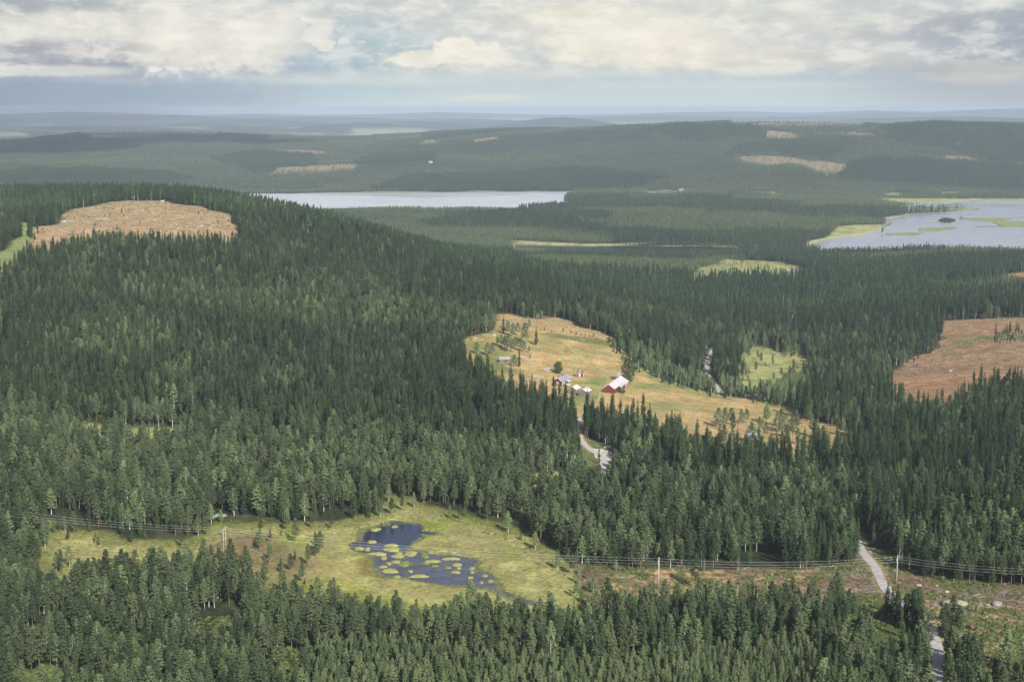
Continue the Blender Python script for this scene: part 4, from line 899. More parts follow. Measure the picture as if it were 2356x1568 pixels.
under(meadow, 2.0, 0.35, [2, 3], 0.8, 2.2, band=5); under(hillcut, 3.0, 0.25, [0, 2, 3], 0.8, 2.6, nz=78); under(cutR, 2.6, 0.22, [0, 1, 2], 0.8, 2.2, nz=79)
under(bog, 1.8, 0.35, [2, 3, 0], 0.6, 1.6, band=14); under(bog, 3.0, 0.10, [0, 2], 0.5, 1.1, nz=80)
under(lot_clear, 1.5, 0.5, [2, 3], 0.7, 1.8)
for p in (mires[0], mires[1]): under(p, 3.0, 0.3, [2, 0], 0.8, 2.2, band=8)
gp = rng.uniform(-1, 1, (26000, 2)); gr = np.sqrt(rng.uniform(345 ** 2, 470 ** 2, 26000)); gx_, gy_ = gr * np.sin(gp[:, 0] * R(28)), gr * np.cos(gp[:, 0] * R(28))
m_ = np.ones(len(gx_), bool)
for Q in roads: m_ &= pl_dist(Q, gx_, gy_) > 2.4
cx_.append(gx_[m_]); cy_.append(gy_[m_]); ci_.append(rng.choice([2, 3], m_.sum())); cs_.append(rng.uniform(0.8, 2.0, m_.sum())); ct_.append(rng.uniform(0, 1, m_.sum()))
cx_, cy_, ci_, cs_, ct_ = (np.concatenate(q) for q in (cx_, cy_, ci_, cs_, ct_)); n_ = len(cx_)
scatter_obj("undergrowth", cx_, cy_, ground(cx_, cy_) - 0.03, ci_, ct_, np.c_[cs_, cs_, cs_ * rng.uniform(.6, 1.1, n_)], rng.uniform(0, 6.28, n_),
            [bush(1, 40, .5, .45).me("b", (M_HE,)), bush(2, 34, .5, .4).me("b", (M_HE,)), bush(3, 46, .5, .9).me("b", (M_UG,)), bush(4, 40, .5, .7).me("b", (M_UG,))], "low heather and shrubs growing on the open ground", "undergrowth")
def stick(seed):
    rs = np.random.RandomState(seed); m = MB()
    for _ in range(2 + seed % 3):
        a_ = rs.uniform(0, 6.28); L = rs.uniform(0.8, 2.2); c = rs.uniform(-.6, .6, 2); m.tube((c[0], c[1], .08), (c[0] + L * math.cos(a_), c[1] + L * math.sin(a_), 0.12 + rs.uniform(0, .25)), .07, .04, 4)
    if seed % 2: m.tube((0, 0, -.1), (0, 0, .45), .2, .17, 7)
    return m.me("s", (M_ST,))
sx_, sy_ = [], []
for p, s, pr in ((corr, 3.2, .35), (hillcut, 3.2, .12), (cutR, 2.8, .4)):
    px, py = pts_in(p, s); m = (rng.uniform(size=len(px)) < pr) & (fbm(px / 25, py / 25, 3, 83) > 0.45); sx_.append(px[m]); sy_.append(py[m])
q_ = W_poly([(1140,722),(1285,730),(1420,790),(1380,778),(1290,752),(1150,745)]); px, py = pts_in(q_, 4.5); sx_.append(px); sy_.append(py)
sx_, sy_ = np.concatenate(sx_), np.concatenate(sy_); n_ = len(sx_); k_ = rng.uniform(.7, 1.6, n_)
scatter_obj("brushwood_debris", sx_, sy_, ground(sx_, sy_), rng.integers(0, 6, n_), np.zeros(n_), np.c_[k_, k_, k_], rng.uniform(0, 6.28, n_), [stick(i) for i in range(6)], "grey felling waste and stumps left on the clear-cut ground", "brushwood")

# ------------------------------------------------------------------ rocks, stone piles, grass tussocks
M_RO = noisy("lichened_rock", (0.33, 0.32, 0.30), (0.20, 0.195, 0.18), 1.6, bump=0.15)
M_RP = noisy("pale_rock", (0.46, 0.42, 0.38), (0.30, 0.28, 0.25), 1.3, bump=0.15)
M_RY = noisy("mossy_rock", (0.34, 0.33, 0.28), (0.27, 0.27, 0.15), 1.4, bump=0.15)
import bmesh
def rock_me(seed, sx, sy, sz, mat, sub=3):
    bm = bmesh.new(); bmesh.ops.create_icosphere(bm, subdivisions=sub, radius=1.0); rs = np.random.RandomState(seed); off = rs.uniform(0, 50, 3)
    for v in bm.verts:
        p = np.array(v.co); k = 0.72 + 0.5 * float(fbm(np.array([p[0] * 1.3 + off[0] + p[2]]), np.array([p[1] * 1.3 + off[1] + p[2] * .7]), 3, seed)[0])
        p = p * k; p = np.sign(p) * np.abs(p) ** 0.9; v.co = (p[0] * sx, p[1] * sy, p[2] * sz)
    me = bpy.data.meshes.new("boulder"); bm.to_mesh(me); bm.free(); me.materials.append(mat)
    me.polygons.foreach_set('use_smooth', np.full(len(me.polygons), sub > 2)); return me
rk = [0]
def boulder(u, v, w, mat, label, group=None, zr=0.42, dz=0.0, name="boulder"):
    px, py = to_world(u, v); rk[0] += 1; h = w * 0.5
    o = link(name, rock_me(rk[0], h, h * 0.8, h * zr, mat, 3), loc=(px, py, g1(px, py) + h * zr * 0.25 + dz)); o.rotation_euler.z = rk[0] * 1.3
    return tag(o, label, "boulder" if name == "boulder" else "rock", group)
def z3(dx, dy): return 1926.9 + dx / 4.355, 1207.9 + dy / 4.355
for (dx, dy, w, lab) in ((1110,795,5.4,"largest pale lichened boulder on the heath right of the road pole"), (1235,790,4.6,"long grey boulder touching the right side of the largest one"), (1595,795,3.8,"grey boulder with a dark shadow near the right edge of the heath"),
                         (1505,803,2.2,"small low boulder just left of the grey one at the heath's right"), (1100,668,1.9,"small pale boulder above the largest one on the heath"), (1000,605,1.4,"tiny white stone below the wires on the heath"),
                         (815,602,2.0,"flat white stone just right of the road pole"), (328,266,1.1,"white stone on the verge above the road bend"), (1685,682,1.0,"tiny stone at the far right of the heath"), (1690,888,1.2,"small white stone in the green shrubs at the right edge")):
    boulder(*z3(dx, dy), w, M_RY if w > 4 else M_RO if w > 2 else M_RP, lab, "boulders on the heath clearing")
for k, (dx, dy, w, lab) in enumerate(((1120,268,6.5,"big white rock at the top of the hill clearing"), (980,328,3.6,"white rock below left of the topmost one on the hill clearing"), (443,408,5.4,"white rock by the dark trees at the left of the hill clearing"),
        (1100,475,4.6,"pale rock above the spruce tips in the middle of the hill clearing"), (1215,428,3.6,"pale rock in the centre of the stony strip on the hill clearing"), (1285,437,2.6,"small pale rock next in the stony strip of the hill clearing"), (1390,437,4.0,"pale rock in the right half of the hill's stony strip"),
        (1450,452,4.2,"pale rock at the right end of the hill's stony strip"), (1215,383,2.8,"small rock high up in the hill clearing"), (1070,400,2.6,"small rock left of the hill's stony strip"), (480,484,2.4,"small rock low on the left of the hill clearing"),
        (1390,345,2.6,"small rock near the upper right trees of the hill clearing"), (1255,330,3.0,"flat pale rock right of the hill clearing's top"), (1365,452,2.4,"small rock wedged in the hill's stony strip"), (890,437,2.6,"small rock left of centre on the hill clearing"))):
    boulder(dx / 3, 373.9 + dy / 3, w, M_RP, lab, "rocks on the hill clearing")
for k, (dx, dy, w, lab) in enumerate(((1815,1375,3.4,"white boulder in the middle of the brown clearing"), (2050,1112,2.6,"white boulder by the green strip across the brown clearing"), (1970,1160,2.0,"pale stone at the lower edge of the green strip"), (1810,1280,1.8,"small white stone above the middle boulder"),
        (1385,1440,2.6,"pale stone at the brown clearing's left corner"), (1700,1252,1.9,"stone below the dark spruce clump"), (1975,1355,1.9,"stone right of the middle boulder"), (1720,1355,1.5,"small stone left of the middle boulder"), (2170,1032,2.0,"stone at the upper tree line of the brown clearing"),
        (2010,1042,1.8,"stone at the top left of the brown clearing"), (1855,1110,1.8,"stone near the tip of the dark spruce clump"), (2170,1245,1.6,"stone high on the lower brown slope"), (2025,1270,1.6,"stone in the upper middle of the lower brown slope"), (1470,1510,1.8,"stone at the lower left tree edge of the clearing"), (1795,1200,1.6,"stone beside the spruce clump's right side"))):
    boulder(1553 + dx / 2.869, 373.9 + dy / 2.869, w, M_RP, lab, "stones on the brown clearing")
def z2(dx, dy): return 1064.1 + dx / 6.815, 707.5 + dy / 6.815
for dx, dy, w, lab in ((1862,492,1.5,"left stone of the pale pair high on the meadow"), (1900,506,1.6,"right stone of the pale pair high on the meadow"), (1796,508,1.1,"small brownish stone left of the pale pair on the meadow"), (200,480,3.0,"pale rock at the meadow's upper left under the spruces"), (490,430,4.5,"flat pale rock slab behind the birches on the meadow"),
                   (895,190,2.0,"pale stone on the cleared strip behind the lone spruce"), (1300,155,1.8,"pale stone under the tall trunks behind the meadow"), (1480,200,2.0,"grey stone under the tall trunks behind the meadow")):
    boulder(*z2(dx, dy), w, M_RP, lab, "stones on the farm meadow", 0.4)
boulder(1372.5, 1026, 1.4, M_RP, "white stone on the verge above the gravel yard"); boulder(1391, 1029, 2.2, M_RP, "pale block at the upper edge of the gravel yard")
for k, (u, v, w, lab) in enumerate(((487,1190,3.6,"left block of the pale outcrop on the bog's rim"), (500,1188,4.4,"middle block of the pale outcrop under the pines"), (514,1191,3.4,"right block of the pale outcrop on the bog's rim"), (62,1230,2.0,"grey stone under the wires left of the bog"))):
    boulder(u, v, w, M_RO, lab, "outcrop on the bog rim")
def stone_pile(u, v, w, d_, n, label):
    px, py = to_world(u, v); rs = np.random.RandomState(int(u)); bmm = MB(); base = rock_me(900 + n, 1, 1, 1, M_RO, 1)
    vs = np.array([list(q.co) for q in base.vertices]); fs = [tuple(p.vertices) for p in base.polygons]
    V_, F_ = [], []
    for k in range(n):
        a_, r_ = rs.uniform(0, 6.28), math.sqrt(rs.uniform()); ox, oy = r_ * math.cos(a_) * w / 2, r_ * math.sin(a_) * d_ / 2; s = rs.uniform(.3, .65)
        F_ += [tuple(i + len(V_) for i in f) for f in fs]; gz = g1(px + ox, py + oy); V_ += [tuple(p * s * (1, 1, .8) + (ox, oy, gz - g1(px, py) + (1 - r_) * 0.9)) for p in vs]
    o = link("stone_pile", mesh_np("stone_pile", V_, F_, (M_RP,)), loc=(px, py, g1(px, py))); tag(o, label, "stone pile")
stone_pile(1262, 850, 9, 9, 130, "grey clearance stone pile left of the round tree"); stone_pile(1427, 862, 5, 18, 120, "long grey stone pile behind the tree by the barn")
stone_pile(1457, 842, 5, 12, 70, "stone pile by the bushes above the barn tree"); stone_pile(1235, 866, 9, 5, 60, "white stone heap left of the farmhouse"); stone_pile(1214, 828, 5, 6, 40, "grey stone heap right of the small log barn")
M_TU = noisy("tussock_grass", (0.26, 0.27, 0.09), (0.34, 0.33, 0.13), 1.0, lo=.35, hi=.65)
M_TG = noisy("green_tussock_grass", (0.15, 0.20, 0.05), (0.20, 0.25, 0.07), 1.0, lo=.35, hi=.65)
def tussock(dx, dy, w, h, seed, green):
    u, v = 776.5 + dx / 4.311, 1161.9 + dy / 4.311; px, py = to_world(u, v, POND); m_per = math.hypot(px, py) / F
    wx = w / 4.311 * K * m_per / 2; wy = max(0.8, h / 4.311 * K * m_per / 0.3 / 2 * 0.85); rs = np.random.RandomState(seed); k = 40; rings = 6; vs = [(0, 0, 0.45)]; fs = []
    ph = rs.uniform(0, 6.28, 4); 
    for r_ in range(1, rings + 1):
        q = r_ / rings
        for i in range(k):
            t = 6.283 * i / k; e = 1 + 0.16 * math.sin(2 * t + ph[0]) + 0.14 * math.sin(3 * t + ph[1]) + 0.10 * math.sin(7 * t + ph[2]) + 0.07 * math.sin(13 * t + ph[3]) + rs.uniform(-.06, .06)
            vs.append((wx * q * e * math.cos(t), wy * q * e * math.sin(t), 0.45 * (1 - q ** 4) + rs.uniform(-.05, .08) * (1 - q) - 0.12 * q ** 4))
    fs += [(0, 1 + i, 1 + (i + 1) % k) for i in range(k)]
    for r_ in range(rings - 1):
        for i in range(k): fs.append((1 + r_ * k + i, 1 + (r_ + 1) * k + i, 1 + (r_ + 1) * k + (i + 1) % k, 1 + r_ * k + (i + 1) % k))
    rs2 = np.random.RandomState(seed + 5); mb = MB(); mb.v = vs; mb.f = fs
    for _ in range(int(90 + 10 * wx * wy)):
        t, q = rs2.uniform(0, 6.28), math.sqrt(rs2.uniform()) * 1.02; ex = np.array((wx * q * math.cos(t), wy * q * math.sin(t), 0.45 * (1 - q ** 4) - .05)); a_ = rs2.uniform(0, 3.14); s_ = np.array((math.cos(a_), math.sin(a_), 0)) * .10
        mb.face(ex - s_, ex + s_, ex + (rs2.normal(0, .1), rs2.normal(0, .1), .38))
    o = link("grass_tussock", mb.me("grass_tussock", (M_TG if green else M_TU,), False), loc=(px, py, POND + CZ)); return o
tl = [(340,362,90,30,"oval tussock on the upper left shore of the pond"),(540,397,130,30,"flat tussock just below the dark pond hole"),(540,437,190,45,"longest pale tussock under the dark hole of the pond"),(612,476,80,25,"tussock touching the lower right of the longest one"),(400,482,190,35,"wide low tussock by the left shore crossed by the wires"),
 (730,480,115,65,"round tussock standing right of the longest one"),(600,505,130,40,"broad tussock in the middle of the pond narrows"),(215,430,90,35,"outer left tussock near the pond's left shore"),(300,435,60,35,"small tussock beside the outer left one"),(510,578,60,25,"small yellow tussock left of the bright green one"),
 (665,580,130,60,"bright green tussock in the middle of the pond"),(520,650,165,50,"big pale tussock near the lower left shore of the pond"),(810,703,170,35,"long thin tussock near the lower edge of the pond"),(1130,530,175,30,"long tussock by the right arm of the pond"),(950,555,175,28,"long flat tussock left of the right arm"),
 (1185,588,105,30,"oval tussock in the right arm of the pond"),(1205,622,55,18,"small tussock just below the oval one in the right arm"),(1175,663,90,28,"tussock alone in the wide right water"),(1090,618,80,22,"greenish tussock left of the oval one"),(1335,625,60,30,"tussock against the right shore under the wires"),
 (1335,665,45,18,"tiny tussock below the one against the right shore"),(1320,757,50,30,"round tussock near the pond's lower outlet"),(1425,767,35,22,"tiny yellow tussock near the outlet"),(1520,752,65,22,"tussock close to the right bank of the outlet"),(570,212,60,22,"small tussock at the top of the pond"),
 (380,240,110,35,"tussock in the pale upper left bay of the pond"),(870,505,80,40,"tussock at the foot of the upper right bank"),(870,578,90,16,"thin tussock below the wires in mid pond"),(965,602,60,18,"thin dark tussock in the mid water"),(460,520,60,45,"tussock in the narrows by the left reed bank"),
 (580,560,100,30,"yellow tussock joining the bright green one"),(1320,718,60,14,"thin tussock above the outlet"),(1460,700,60,16,"faint tussock beside the right bank bend"),(720,655,60,12,"thin tussock right of the big pale one"),(450,610,80,25,"brown tussock above the big pale one"),(590,710,90,18,"shore tussock at the lower left of the pond")]
for k, (dx, dy, w, h, lab) in enumerate(tl):
    tag(tussock(dx, dy, w, h, 300 + k, dx in (665, 870, 1090, 965)), lab, "tussock", "grass tussocks in the pond")

M_RE = needle_mat("reed_blades", (0.16, 0.17, 0.07), (0.28, 0.28, 0.12), 2.0)
def reed(seed):
    rs = np.random.RandomState(seed); c = MB()
    for _ in range(26):
        p = np.array((rs.normal(0, .45), rs.normal(0, .45), -.1)); a_ = rs.uniform(0, 3.14); w_ = np.array((math.cos(a_), math.sin(a_), 0)) * .05; c.face(p - w_, p + w_, p + w_ * .2 + (rs.normal(0, .12), rs.normal(0, .12), rs.uniform(.4, .9)))
    return c.me("reed", (M_RE,))
x0, y0 = pond.min(0); x1, y1 = pond.max(0); rx_ = rng.uniform(x0, x1, 8000); ry_ = rng.uniform(y0, y1, 8000); dq = sdist(pond, rx_, ry_) + (fbm(rx_ / 9, ry_ / 9, 3, 91) - .5) * 9; dr_ = sdist(pond, rx_, ry_)
m_ = ((dq > -1.0) & (dr_ < 1.5)) | ((fbm(rx_ / 13, ry_ / 7, 4, 92) > 0.70) & (dr_ < 0)); rx_, ry_ = rx_[m_], ry_[m_]; n_ = len(rx_); k_ = rng.uniform(.6, 1.3, n_)
scatter_obj("reeds_grass", rx_, ry_, np.maximum(ground(rx_, ry_), POND + CZ), rng.integers(0, 3, n_), rng.uniform(0, 1, n_), np.c_[k_, k_, k_], rng.uniform(0, 6.28, n_), [reed(1), reed(2), reed(3)], "thin reeds and sedge growing in the shallow water of the pond", "reeds")

# ------------------------------------------------------------------ farm buildings
M_RED = noisy("red_painted_boards", (0.15, 0.032, 0.028), (0.20, 0.05, 0.042), 1.5)
M_WH = noisy("white_paint", (0.80, 0.78, 0.74), (0.70, 0.68, 0.64), 2.0)
M_LOG = noisy("grey_logs", (0.18, 0.15, 0.14), (0.26, 0.22, 0.20), 1.3)
M_TIN = noisy("pale_metal_roof", (0.47, 0.45, 0.46), (0.56, 0.53, 0.53), 0.5, rough=0.55, spec=0.4)
M_TIW = noisy("cream_metal_roof", (0.52, 0.49, 0.45), (0.60, 0.57, 0.52), 0.6, rough=0.6, spec=0.4)
M_SLA = noisy("grey_roof_tiles", (0.22, 0.22, 0.25), (0.30, 0.30, 0.33), 1.2, rough=0.7)
M_DK = noisy("dark_roof_felt", (0.05, 0.045, 0.05), (0.08, 0.07, 0.07), 1.2)
M_GL = principled("window_glass", (0.05, 0.06, 0.07), 0.1, 0.6)[0]
M_BR = noisy("chimney_plaster", (0.10, 0.07, 0.06), (0.16, 0.11, 0.09), 3)
M_STN = noisy("foundation_stone", (0.36, 0.34, 0.33), (0.26, 0.25, 0.24), 2)
def gable_wall(L, W, h, rh, base=-1.5):
    vs = []; 
    for y_ in (-L / 2, L / 2): vs += [(-W / 2, y_, base), (W / 2, y_, base), (W / 2, y_, h), (0, y_, h + rh), (-W / 2, y_, h)]
    return vs, [(0, 1, 2, 3, 4), (9, 8, 7, 6, 5), (1, 6, 7, 2), (5, 0, 4, 9), (0, 5, 6, 1)]
def roof_me(L, W, h, rh, mat, ov=0.45, th=0.14, ribs=0.0):
    s = rh / (W / 2); vs = []; fs = []
    for sx in (-1, 1):
        n = len(vs); e = (sx * (W / 2 + ov), h - s * ov)
        for y_ in (-L / 2 - ov, L / 2 + ov):
            vs += [(0, y_, h + rh + .01), (e[0], y_, e[1] + .01), (e[0], y_, e[1] + th), (0, y_, h + rh + th)]
        q = [(0, 1, 2, 3), (7, 6, 5, 4), (1, 5, 6, 2), (4, 0, 3, 7), (3, 2, 6, 7), (0, 4, 5, 1)]
        if sx < 0: q = [tuple(reversed(f)) for f in q]
        fs += [tuple(i + n for i in f) for f in q]
    m = MB(); m.v = vs; m.f = fs
    if ribs:
        y_ = -L / 2
        while y_ < L / 2:
            for sx in (-1, 1):
                n = len(m.v); ex, ez = sx * (W / 2 + ov), h - s * ov + th
                m.v += [(0, y_, h + rh + th), (ex, y_, ez), (ex, y_ + .06, ez), (0, y_ + .06, h + rh + th), (0, y_, h + rh + th + .05), (ex, y_, ez + .05), (ex, y_ + .06, ez + .05), (0, y_ + .06, h + rh + th + .05)]
                m.f += [tuple(n + i for i in f) for f in ((4, 5, 6, 7), (0, 1, 5, 4), (3, 7, 6, 2), (1, 2, 6, 5))]
            y_ += ribs
    m.box((0, 0, h + rh + th + .03), (.3, L + 2 * ov + .02, .06))
    return m.me("roof", (mat,))
def opening(par, kind_, side, along, zc, w, h, L, W, n_pane=2):
    """side: 'x+','x-','y-','y+'; a framed window or a door on that wall"""
    f = MB(); g = MB(); t = .09
    def put(m, a, z_, wa, hz, dep, off):
        if side[0] == 'x': sgn = 1 if side[1] == '+' else -1; m.box((sgn * (W / 2 + off), a, z_), (dep, wa, hz))
        else: sgn = 1 if side[1] == '+' else -1; m.box((a, sgn * (L / 2 + off), z_), (wa, dep, hz))
    fr = .16
    put(f, along - w / 2, zc, fr, h + fr, .1, .04); put(f, along + w / 2, zc, fr, h + fr, .1, .04); put(f, along, zc + h / 2, w - fr, fr, .094, .04); put(f, along, zc - h / 2, w - fr, fr, .094, .04)
    if kind_ == 'window':
        put(f, along, zc, .07, h - fr, .07, .035)
        put(f, along, zc + h * .12, w - fr, .06, .064, .035)
    o = link("window" if kind_ == 'window' else "door", None or f.me("frame", (M_WH,)), par)
    put(g, along, zc, w - fr, h - fr, .03, .015)
    link("pane" if kind_ == 'window' else "door_leaf", g.me("pane", (M_GL if kind_ == 'window' else M_WH,)), o)
    return o
def building(name, label, u, v, heading, L, W, h, rh, wall_m, roof_m, trim=None, ribs=0.5, ov=0.45, found=True, cat="building", group=None, logs=False):
    px, py = to_world(u, v); e = bpy.data.objects.new(name, None); SCOL.objects.link(e)
    hd = R(heading); cs = [(px + a * math.cos(hd) + b * math.sin(hd), py - a * math.sin(hd) + b * math.cos(hd)) for a in (-W / 2, W / 2) for b in (-L / 2, L / 2)]
    zz = [g1(*c) for c in cs]; e.location = (px, py, float(np.mean(zz)) + 0.35); e.rotation_euler.z = -hd; tag(e, label, cat, group)
    vs, fs = gable_wall(L, W, h, rh, -0.3 if found else -1.2); m = MB(); m.v = vs; m.f = fs
    if logs:
        z_ = 0.2
        while z_ < h:
            for sx in (-1, 1): m.tube((sx * W / 2, -L / 2 - .25, z_), (sx * W / 2, L / 2 + .25, z_), .13, .13, 6)
            for sy in (-1, 1): m.tube((-W / 2 - .25, sy * L / 2, z_ + .12), (W / 2 + .25, sy * L / 2, z_ + .12), .13, .13, 6)
            z_ += .26
    else:
        a = -L / 2 + .3
        while a < L / 2:
            for sx in (-1, 1): m.box((sx * (W / 2 + .01), a, h / 2 - .1), (.02, .05, h + .2))
            a += .3
        a = -W / 2 + .3
        while a < W / 2:
            hh = h + rh * (1 - abs(a) / (W / 2))
            for sy in (-1, 1): m.box((a, sy * (L / 2 + .01), hh / 2 - .15), (.05, .02, hh + .1))
            a += .3
    link("wall", m.me("wall", (wall_m,)), e)
    if found:
        f = MB(); f.box((0, 0, -1.0), (W + .1, L + .1, 1.4)); link("foundation", f.me("foundation", (M_STN,)), e)
    r_ = link("roof", roof_me(L, W, h, rh, roof_m, ov, ribs=ribs), e)
    if trim:
        for sx in (-1, 1):
            for sy in (-1, 1):
                t = MB(); t.box((sx * (W / 2 + .03), sy * (L / 2 + .03), h / 2), (.2, .2, h)); link("corner_board", t.me("corner_board", (trim,)), e)
        for sy in (-1, 1):
            t = MB(); s = rh / (W / 2); y_ = sy * (L / 2 + ov + .03)
            for sx in (-1, 1):
                n = len(t.v); t.v += [(0, y_ + d_, h + rh + z_) for d_ in (-.03, .03) for z_ in (-.16, .16)] + [(sx * (W / 2 + ov), y_ + d_, h - s * ov + z_) for d_ in (-.03, .03) for z_ in (-.16, .16)]
                t.f += [tuple(n + i for i in f) for f in ((0, 1, 5, 4), (2, 6, 7, 3), (1, 3, 7, 5), (0, 4, 6, 2), (0, 2, 3, 1), (4, 5, 7, 6))]
            link("bargeboard", t.me("bargeboard", (trim,)), e)
    return e, r_
def chimney(roof, x_, y_, z_, hgt, w=.7, mat=M_BR):
    m = MB(); m.box((x_, y_, z_ + hgt / 2 - .5), (w, w, hgt + 1)); m.box((x_, y_, z_ + hgt + .05), (w + .16, w + .16, .12)); link("chimney", m.me("chimney", (mat,)), roof)
e, rf = building("farmhouse", "red wooden farmhouse with grey tiled roof and white windows behind the spruces", 1293, 883, 25, 14.5, 6.8, 2.9, 2.3, M_RED, M_SLA, M_WH, ribs=0, cat="house")
L, W = 14.5, 6.8
for y_ in (-5.6, -3.4, 3.0, 5.2): opening(e, 'window', 'x+', y_, 1.6, 1.15, 1.5, L, W)
opening(e, 'door', 'x+', -0.2, 1.2, 1.3, 2.2, L, W)
opening(e, 'window', 'y-', 0.0, 1.7, 1.3, 1.5, L, W); opening(e, 'window', 'x-', 3, 1.6, 1.1, 1.4, L, W); opening(e, 'window', 'x-', -3, 1.6, 1.1, 1.4, L, W)
pm = MB(); pm.box((W / 2 + 1.0, -0.2, -0.2), (2.0, 2.6, .3)); 
for s_ in (-1.1, 1.1): pm.box((W / 2 + 1.85, -0.2 + s_, 1.15), (.15, .15, 2.4))
link("porch", pm.me("porch", (M_WH,)), e)
pr = MB(); pr.box((W / 2 + 1.02, -0.2, 2.42), (2.3, 3.0, .12)); link("porch_roof", pr.me("porch_roof", (M_WH,)), e)
chimney(rf, -0.9, -3.8, 4.6, 1.1); chimney(rf, -0.5, 1.2, 4.9, 0.9)
e, rf = building("barn", "long red barn with pale metal roof beside the tall leafy tree", 1414.5, 893.5, 18.5, 32, 7.4, 3.2, 2.4, M_RED, M_TIN, None, ribs=0.6, cat="barn")
L, W = 32, 7.4
lm = MB(); y0_, y1_ = -6.0, 16.0; lm.box((W / 2 + .75, (y0_ + y1_) / 2, 1.2), (1.5, y1_ - y0_, 3.0)); link("lean_to_wall", lm.me("lean_to_wall", (M_RED,)), e)
lr = MB(); s_ = 2.4 / 3.7; lr.v = [(W / 2 - .35, y0_ - .3, 3.2 + .35 * s_ + .2), (W / 2 + 2.0, y0_ - .3, 3.2 - 2.0 * s_ * .62 + .17), (W / 2 + 2.0, y1_ + .4, 3.2 - 2.0 * s_ * .62 + .17), (W / 2 - .35, y1_ + .4, 3.2 + .35 * s_ + .2)]
lr.v += [(a_, b_, c_ - .12) for a_, b_, c_ in lr.v]; lr.f = [(0, 1, 2, 3), (7, 6, 5, 4), (0, 4, 5, 1), (1, 5, 6, 2), (2, 6, 7, 3), (3, 7, 4, 0)]; link("lean_to_roof", lr.me("lean_to_roof", (M_TIN,)), e)
opening(e, 'door', 'x+', 9.0, 1.0, 1.3, 2.1, L, W + 3.0); opening(e, 'door', 'x+', 13.4, 1.3, 1.1, 1.6, L, W + 3.0)
dm_ = MB(); dm_.box((0, -L / 2 - .06, 1.3), (2.6, .08, 2.6)); link("barn_door", dm_.me("barn_door", (noisy("dark_red_boards", (0.15, 0.03, 0.025), (0.19, 0.04, 0.03), 2),)), e)
for k, (u, v, lab) in enumerate(((1321.5, 904, "left grey log storehouse with cream metal roof"), (1345.8, 909.5, "right grey log storehouse with cream metal roof next to the spruces"))):
    e, rf = building("log_storehouse", lab, u, v, 25, 7.6, 5.4, 3.0, 1.5, M_LOG, M_TIW, None, ribs=0.6, cat="storehouse", group="pair of log storehouses", logs=True, found=False)
    d_ = MB(); d_.box((5.4 / 2 + .17, 0.5 - k, 1.0), (.1, 1.0, 1.9)); link("door", d_.me("door", (M_DK,)), e)
e, rf = building("red_hut", "small red hut with white trim behind the farmhouse", 1334, 865.5, 6, 4.4, 4.8, 2.2, 1.2, M_RED, M_DK, M_WH, ribs=0, cat="hut")
opening(e, 'door', 'y-', 0, 1.1, 1.1, 1.9, 4.4, 4.8); chimney(rf, .2, .6, 3.2, .9, .6, M_WH)
e, rf = building("log_barn", "small weathered log hay barn on the edge of the meadow left of the lone spruce", 1160.5, 832.5, 84, 7.2, 4.6, 2.2, 1.4, M_LOG, noisy("silver_shingles", (0.27, 0.25, 0.24), (0.35, 0.33, 0.31), 1.5), None, ribs=0.4, cat="hay barn", logs=True, found=False)
d_ = MB(); d_.box((4.6 / 2 + .17, 0.6, .9), (.1, 1.1, 1.6)); link("door", d_.me("door", (M_DK,)), e)
e, rf = building("shed", "little shed with bluish roof under the birches below the meadow", 1727, 1011, 80, 6, 4, 2.1, 1.2, M_LOG, noisy("bluish_roof", (0.42, 0.47, 0.55), (0.52, 0.56, 0.62), 1), None, ribs=0.5, cat="shed")
d_ = MB(); d_.box((2.04, 0, .9), (.08, 1.0, 1.8)); link("door", d_.me("door", (M_DK,)), e)
for (u, v, hd_, L_, W_, lab) in ((1567.5, 434.5, 70, 14, 9, "white house standing alone on the far shore of the lake"), (1552, 440.5, 80, 10, 7, "tiny pale cabin by the narrow end of the far lake"), (990, 374, 70, 12, 8, "tiny white cabin in the light plantation above the far lake")):
    e, rf = building("lake_house", lab, u, v, hd_, L_, W_, 3.4, 2.2, M_WH, M_SLA, None, ribs=0, cat="house")
    for y_ in (-3, 0, 3): opening(e, 'window', 'x+', y_, 2.2, 1.2, 1.4, L_, W_)
# marker sign by the yard
px, py = to_world(1339, 1010); e = bpy.data.objects.new("road_sign", None); SCOL.objects.link(e); e.location = (px, py, g1(px, py)); tag(e, "small orange marker sign by the track above the gravel yard", "sign")
m = MB(); m.tube((0, 0, -.3), (0, 0, 2.2), .05, .05, 6); link("post", m.me("post", (M_WH,)), e); m = MB(); m.box((0, -.06, 1.9), (1.2, .05, .8)); link("board", m.me("board", (principled("orange_paint", (0.75, 0.30, 0.05), .6)[0],)), e)
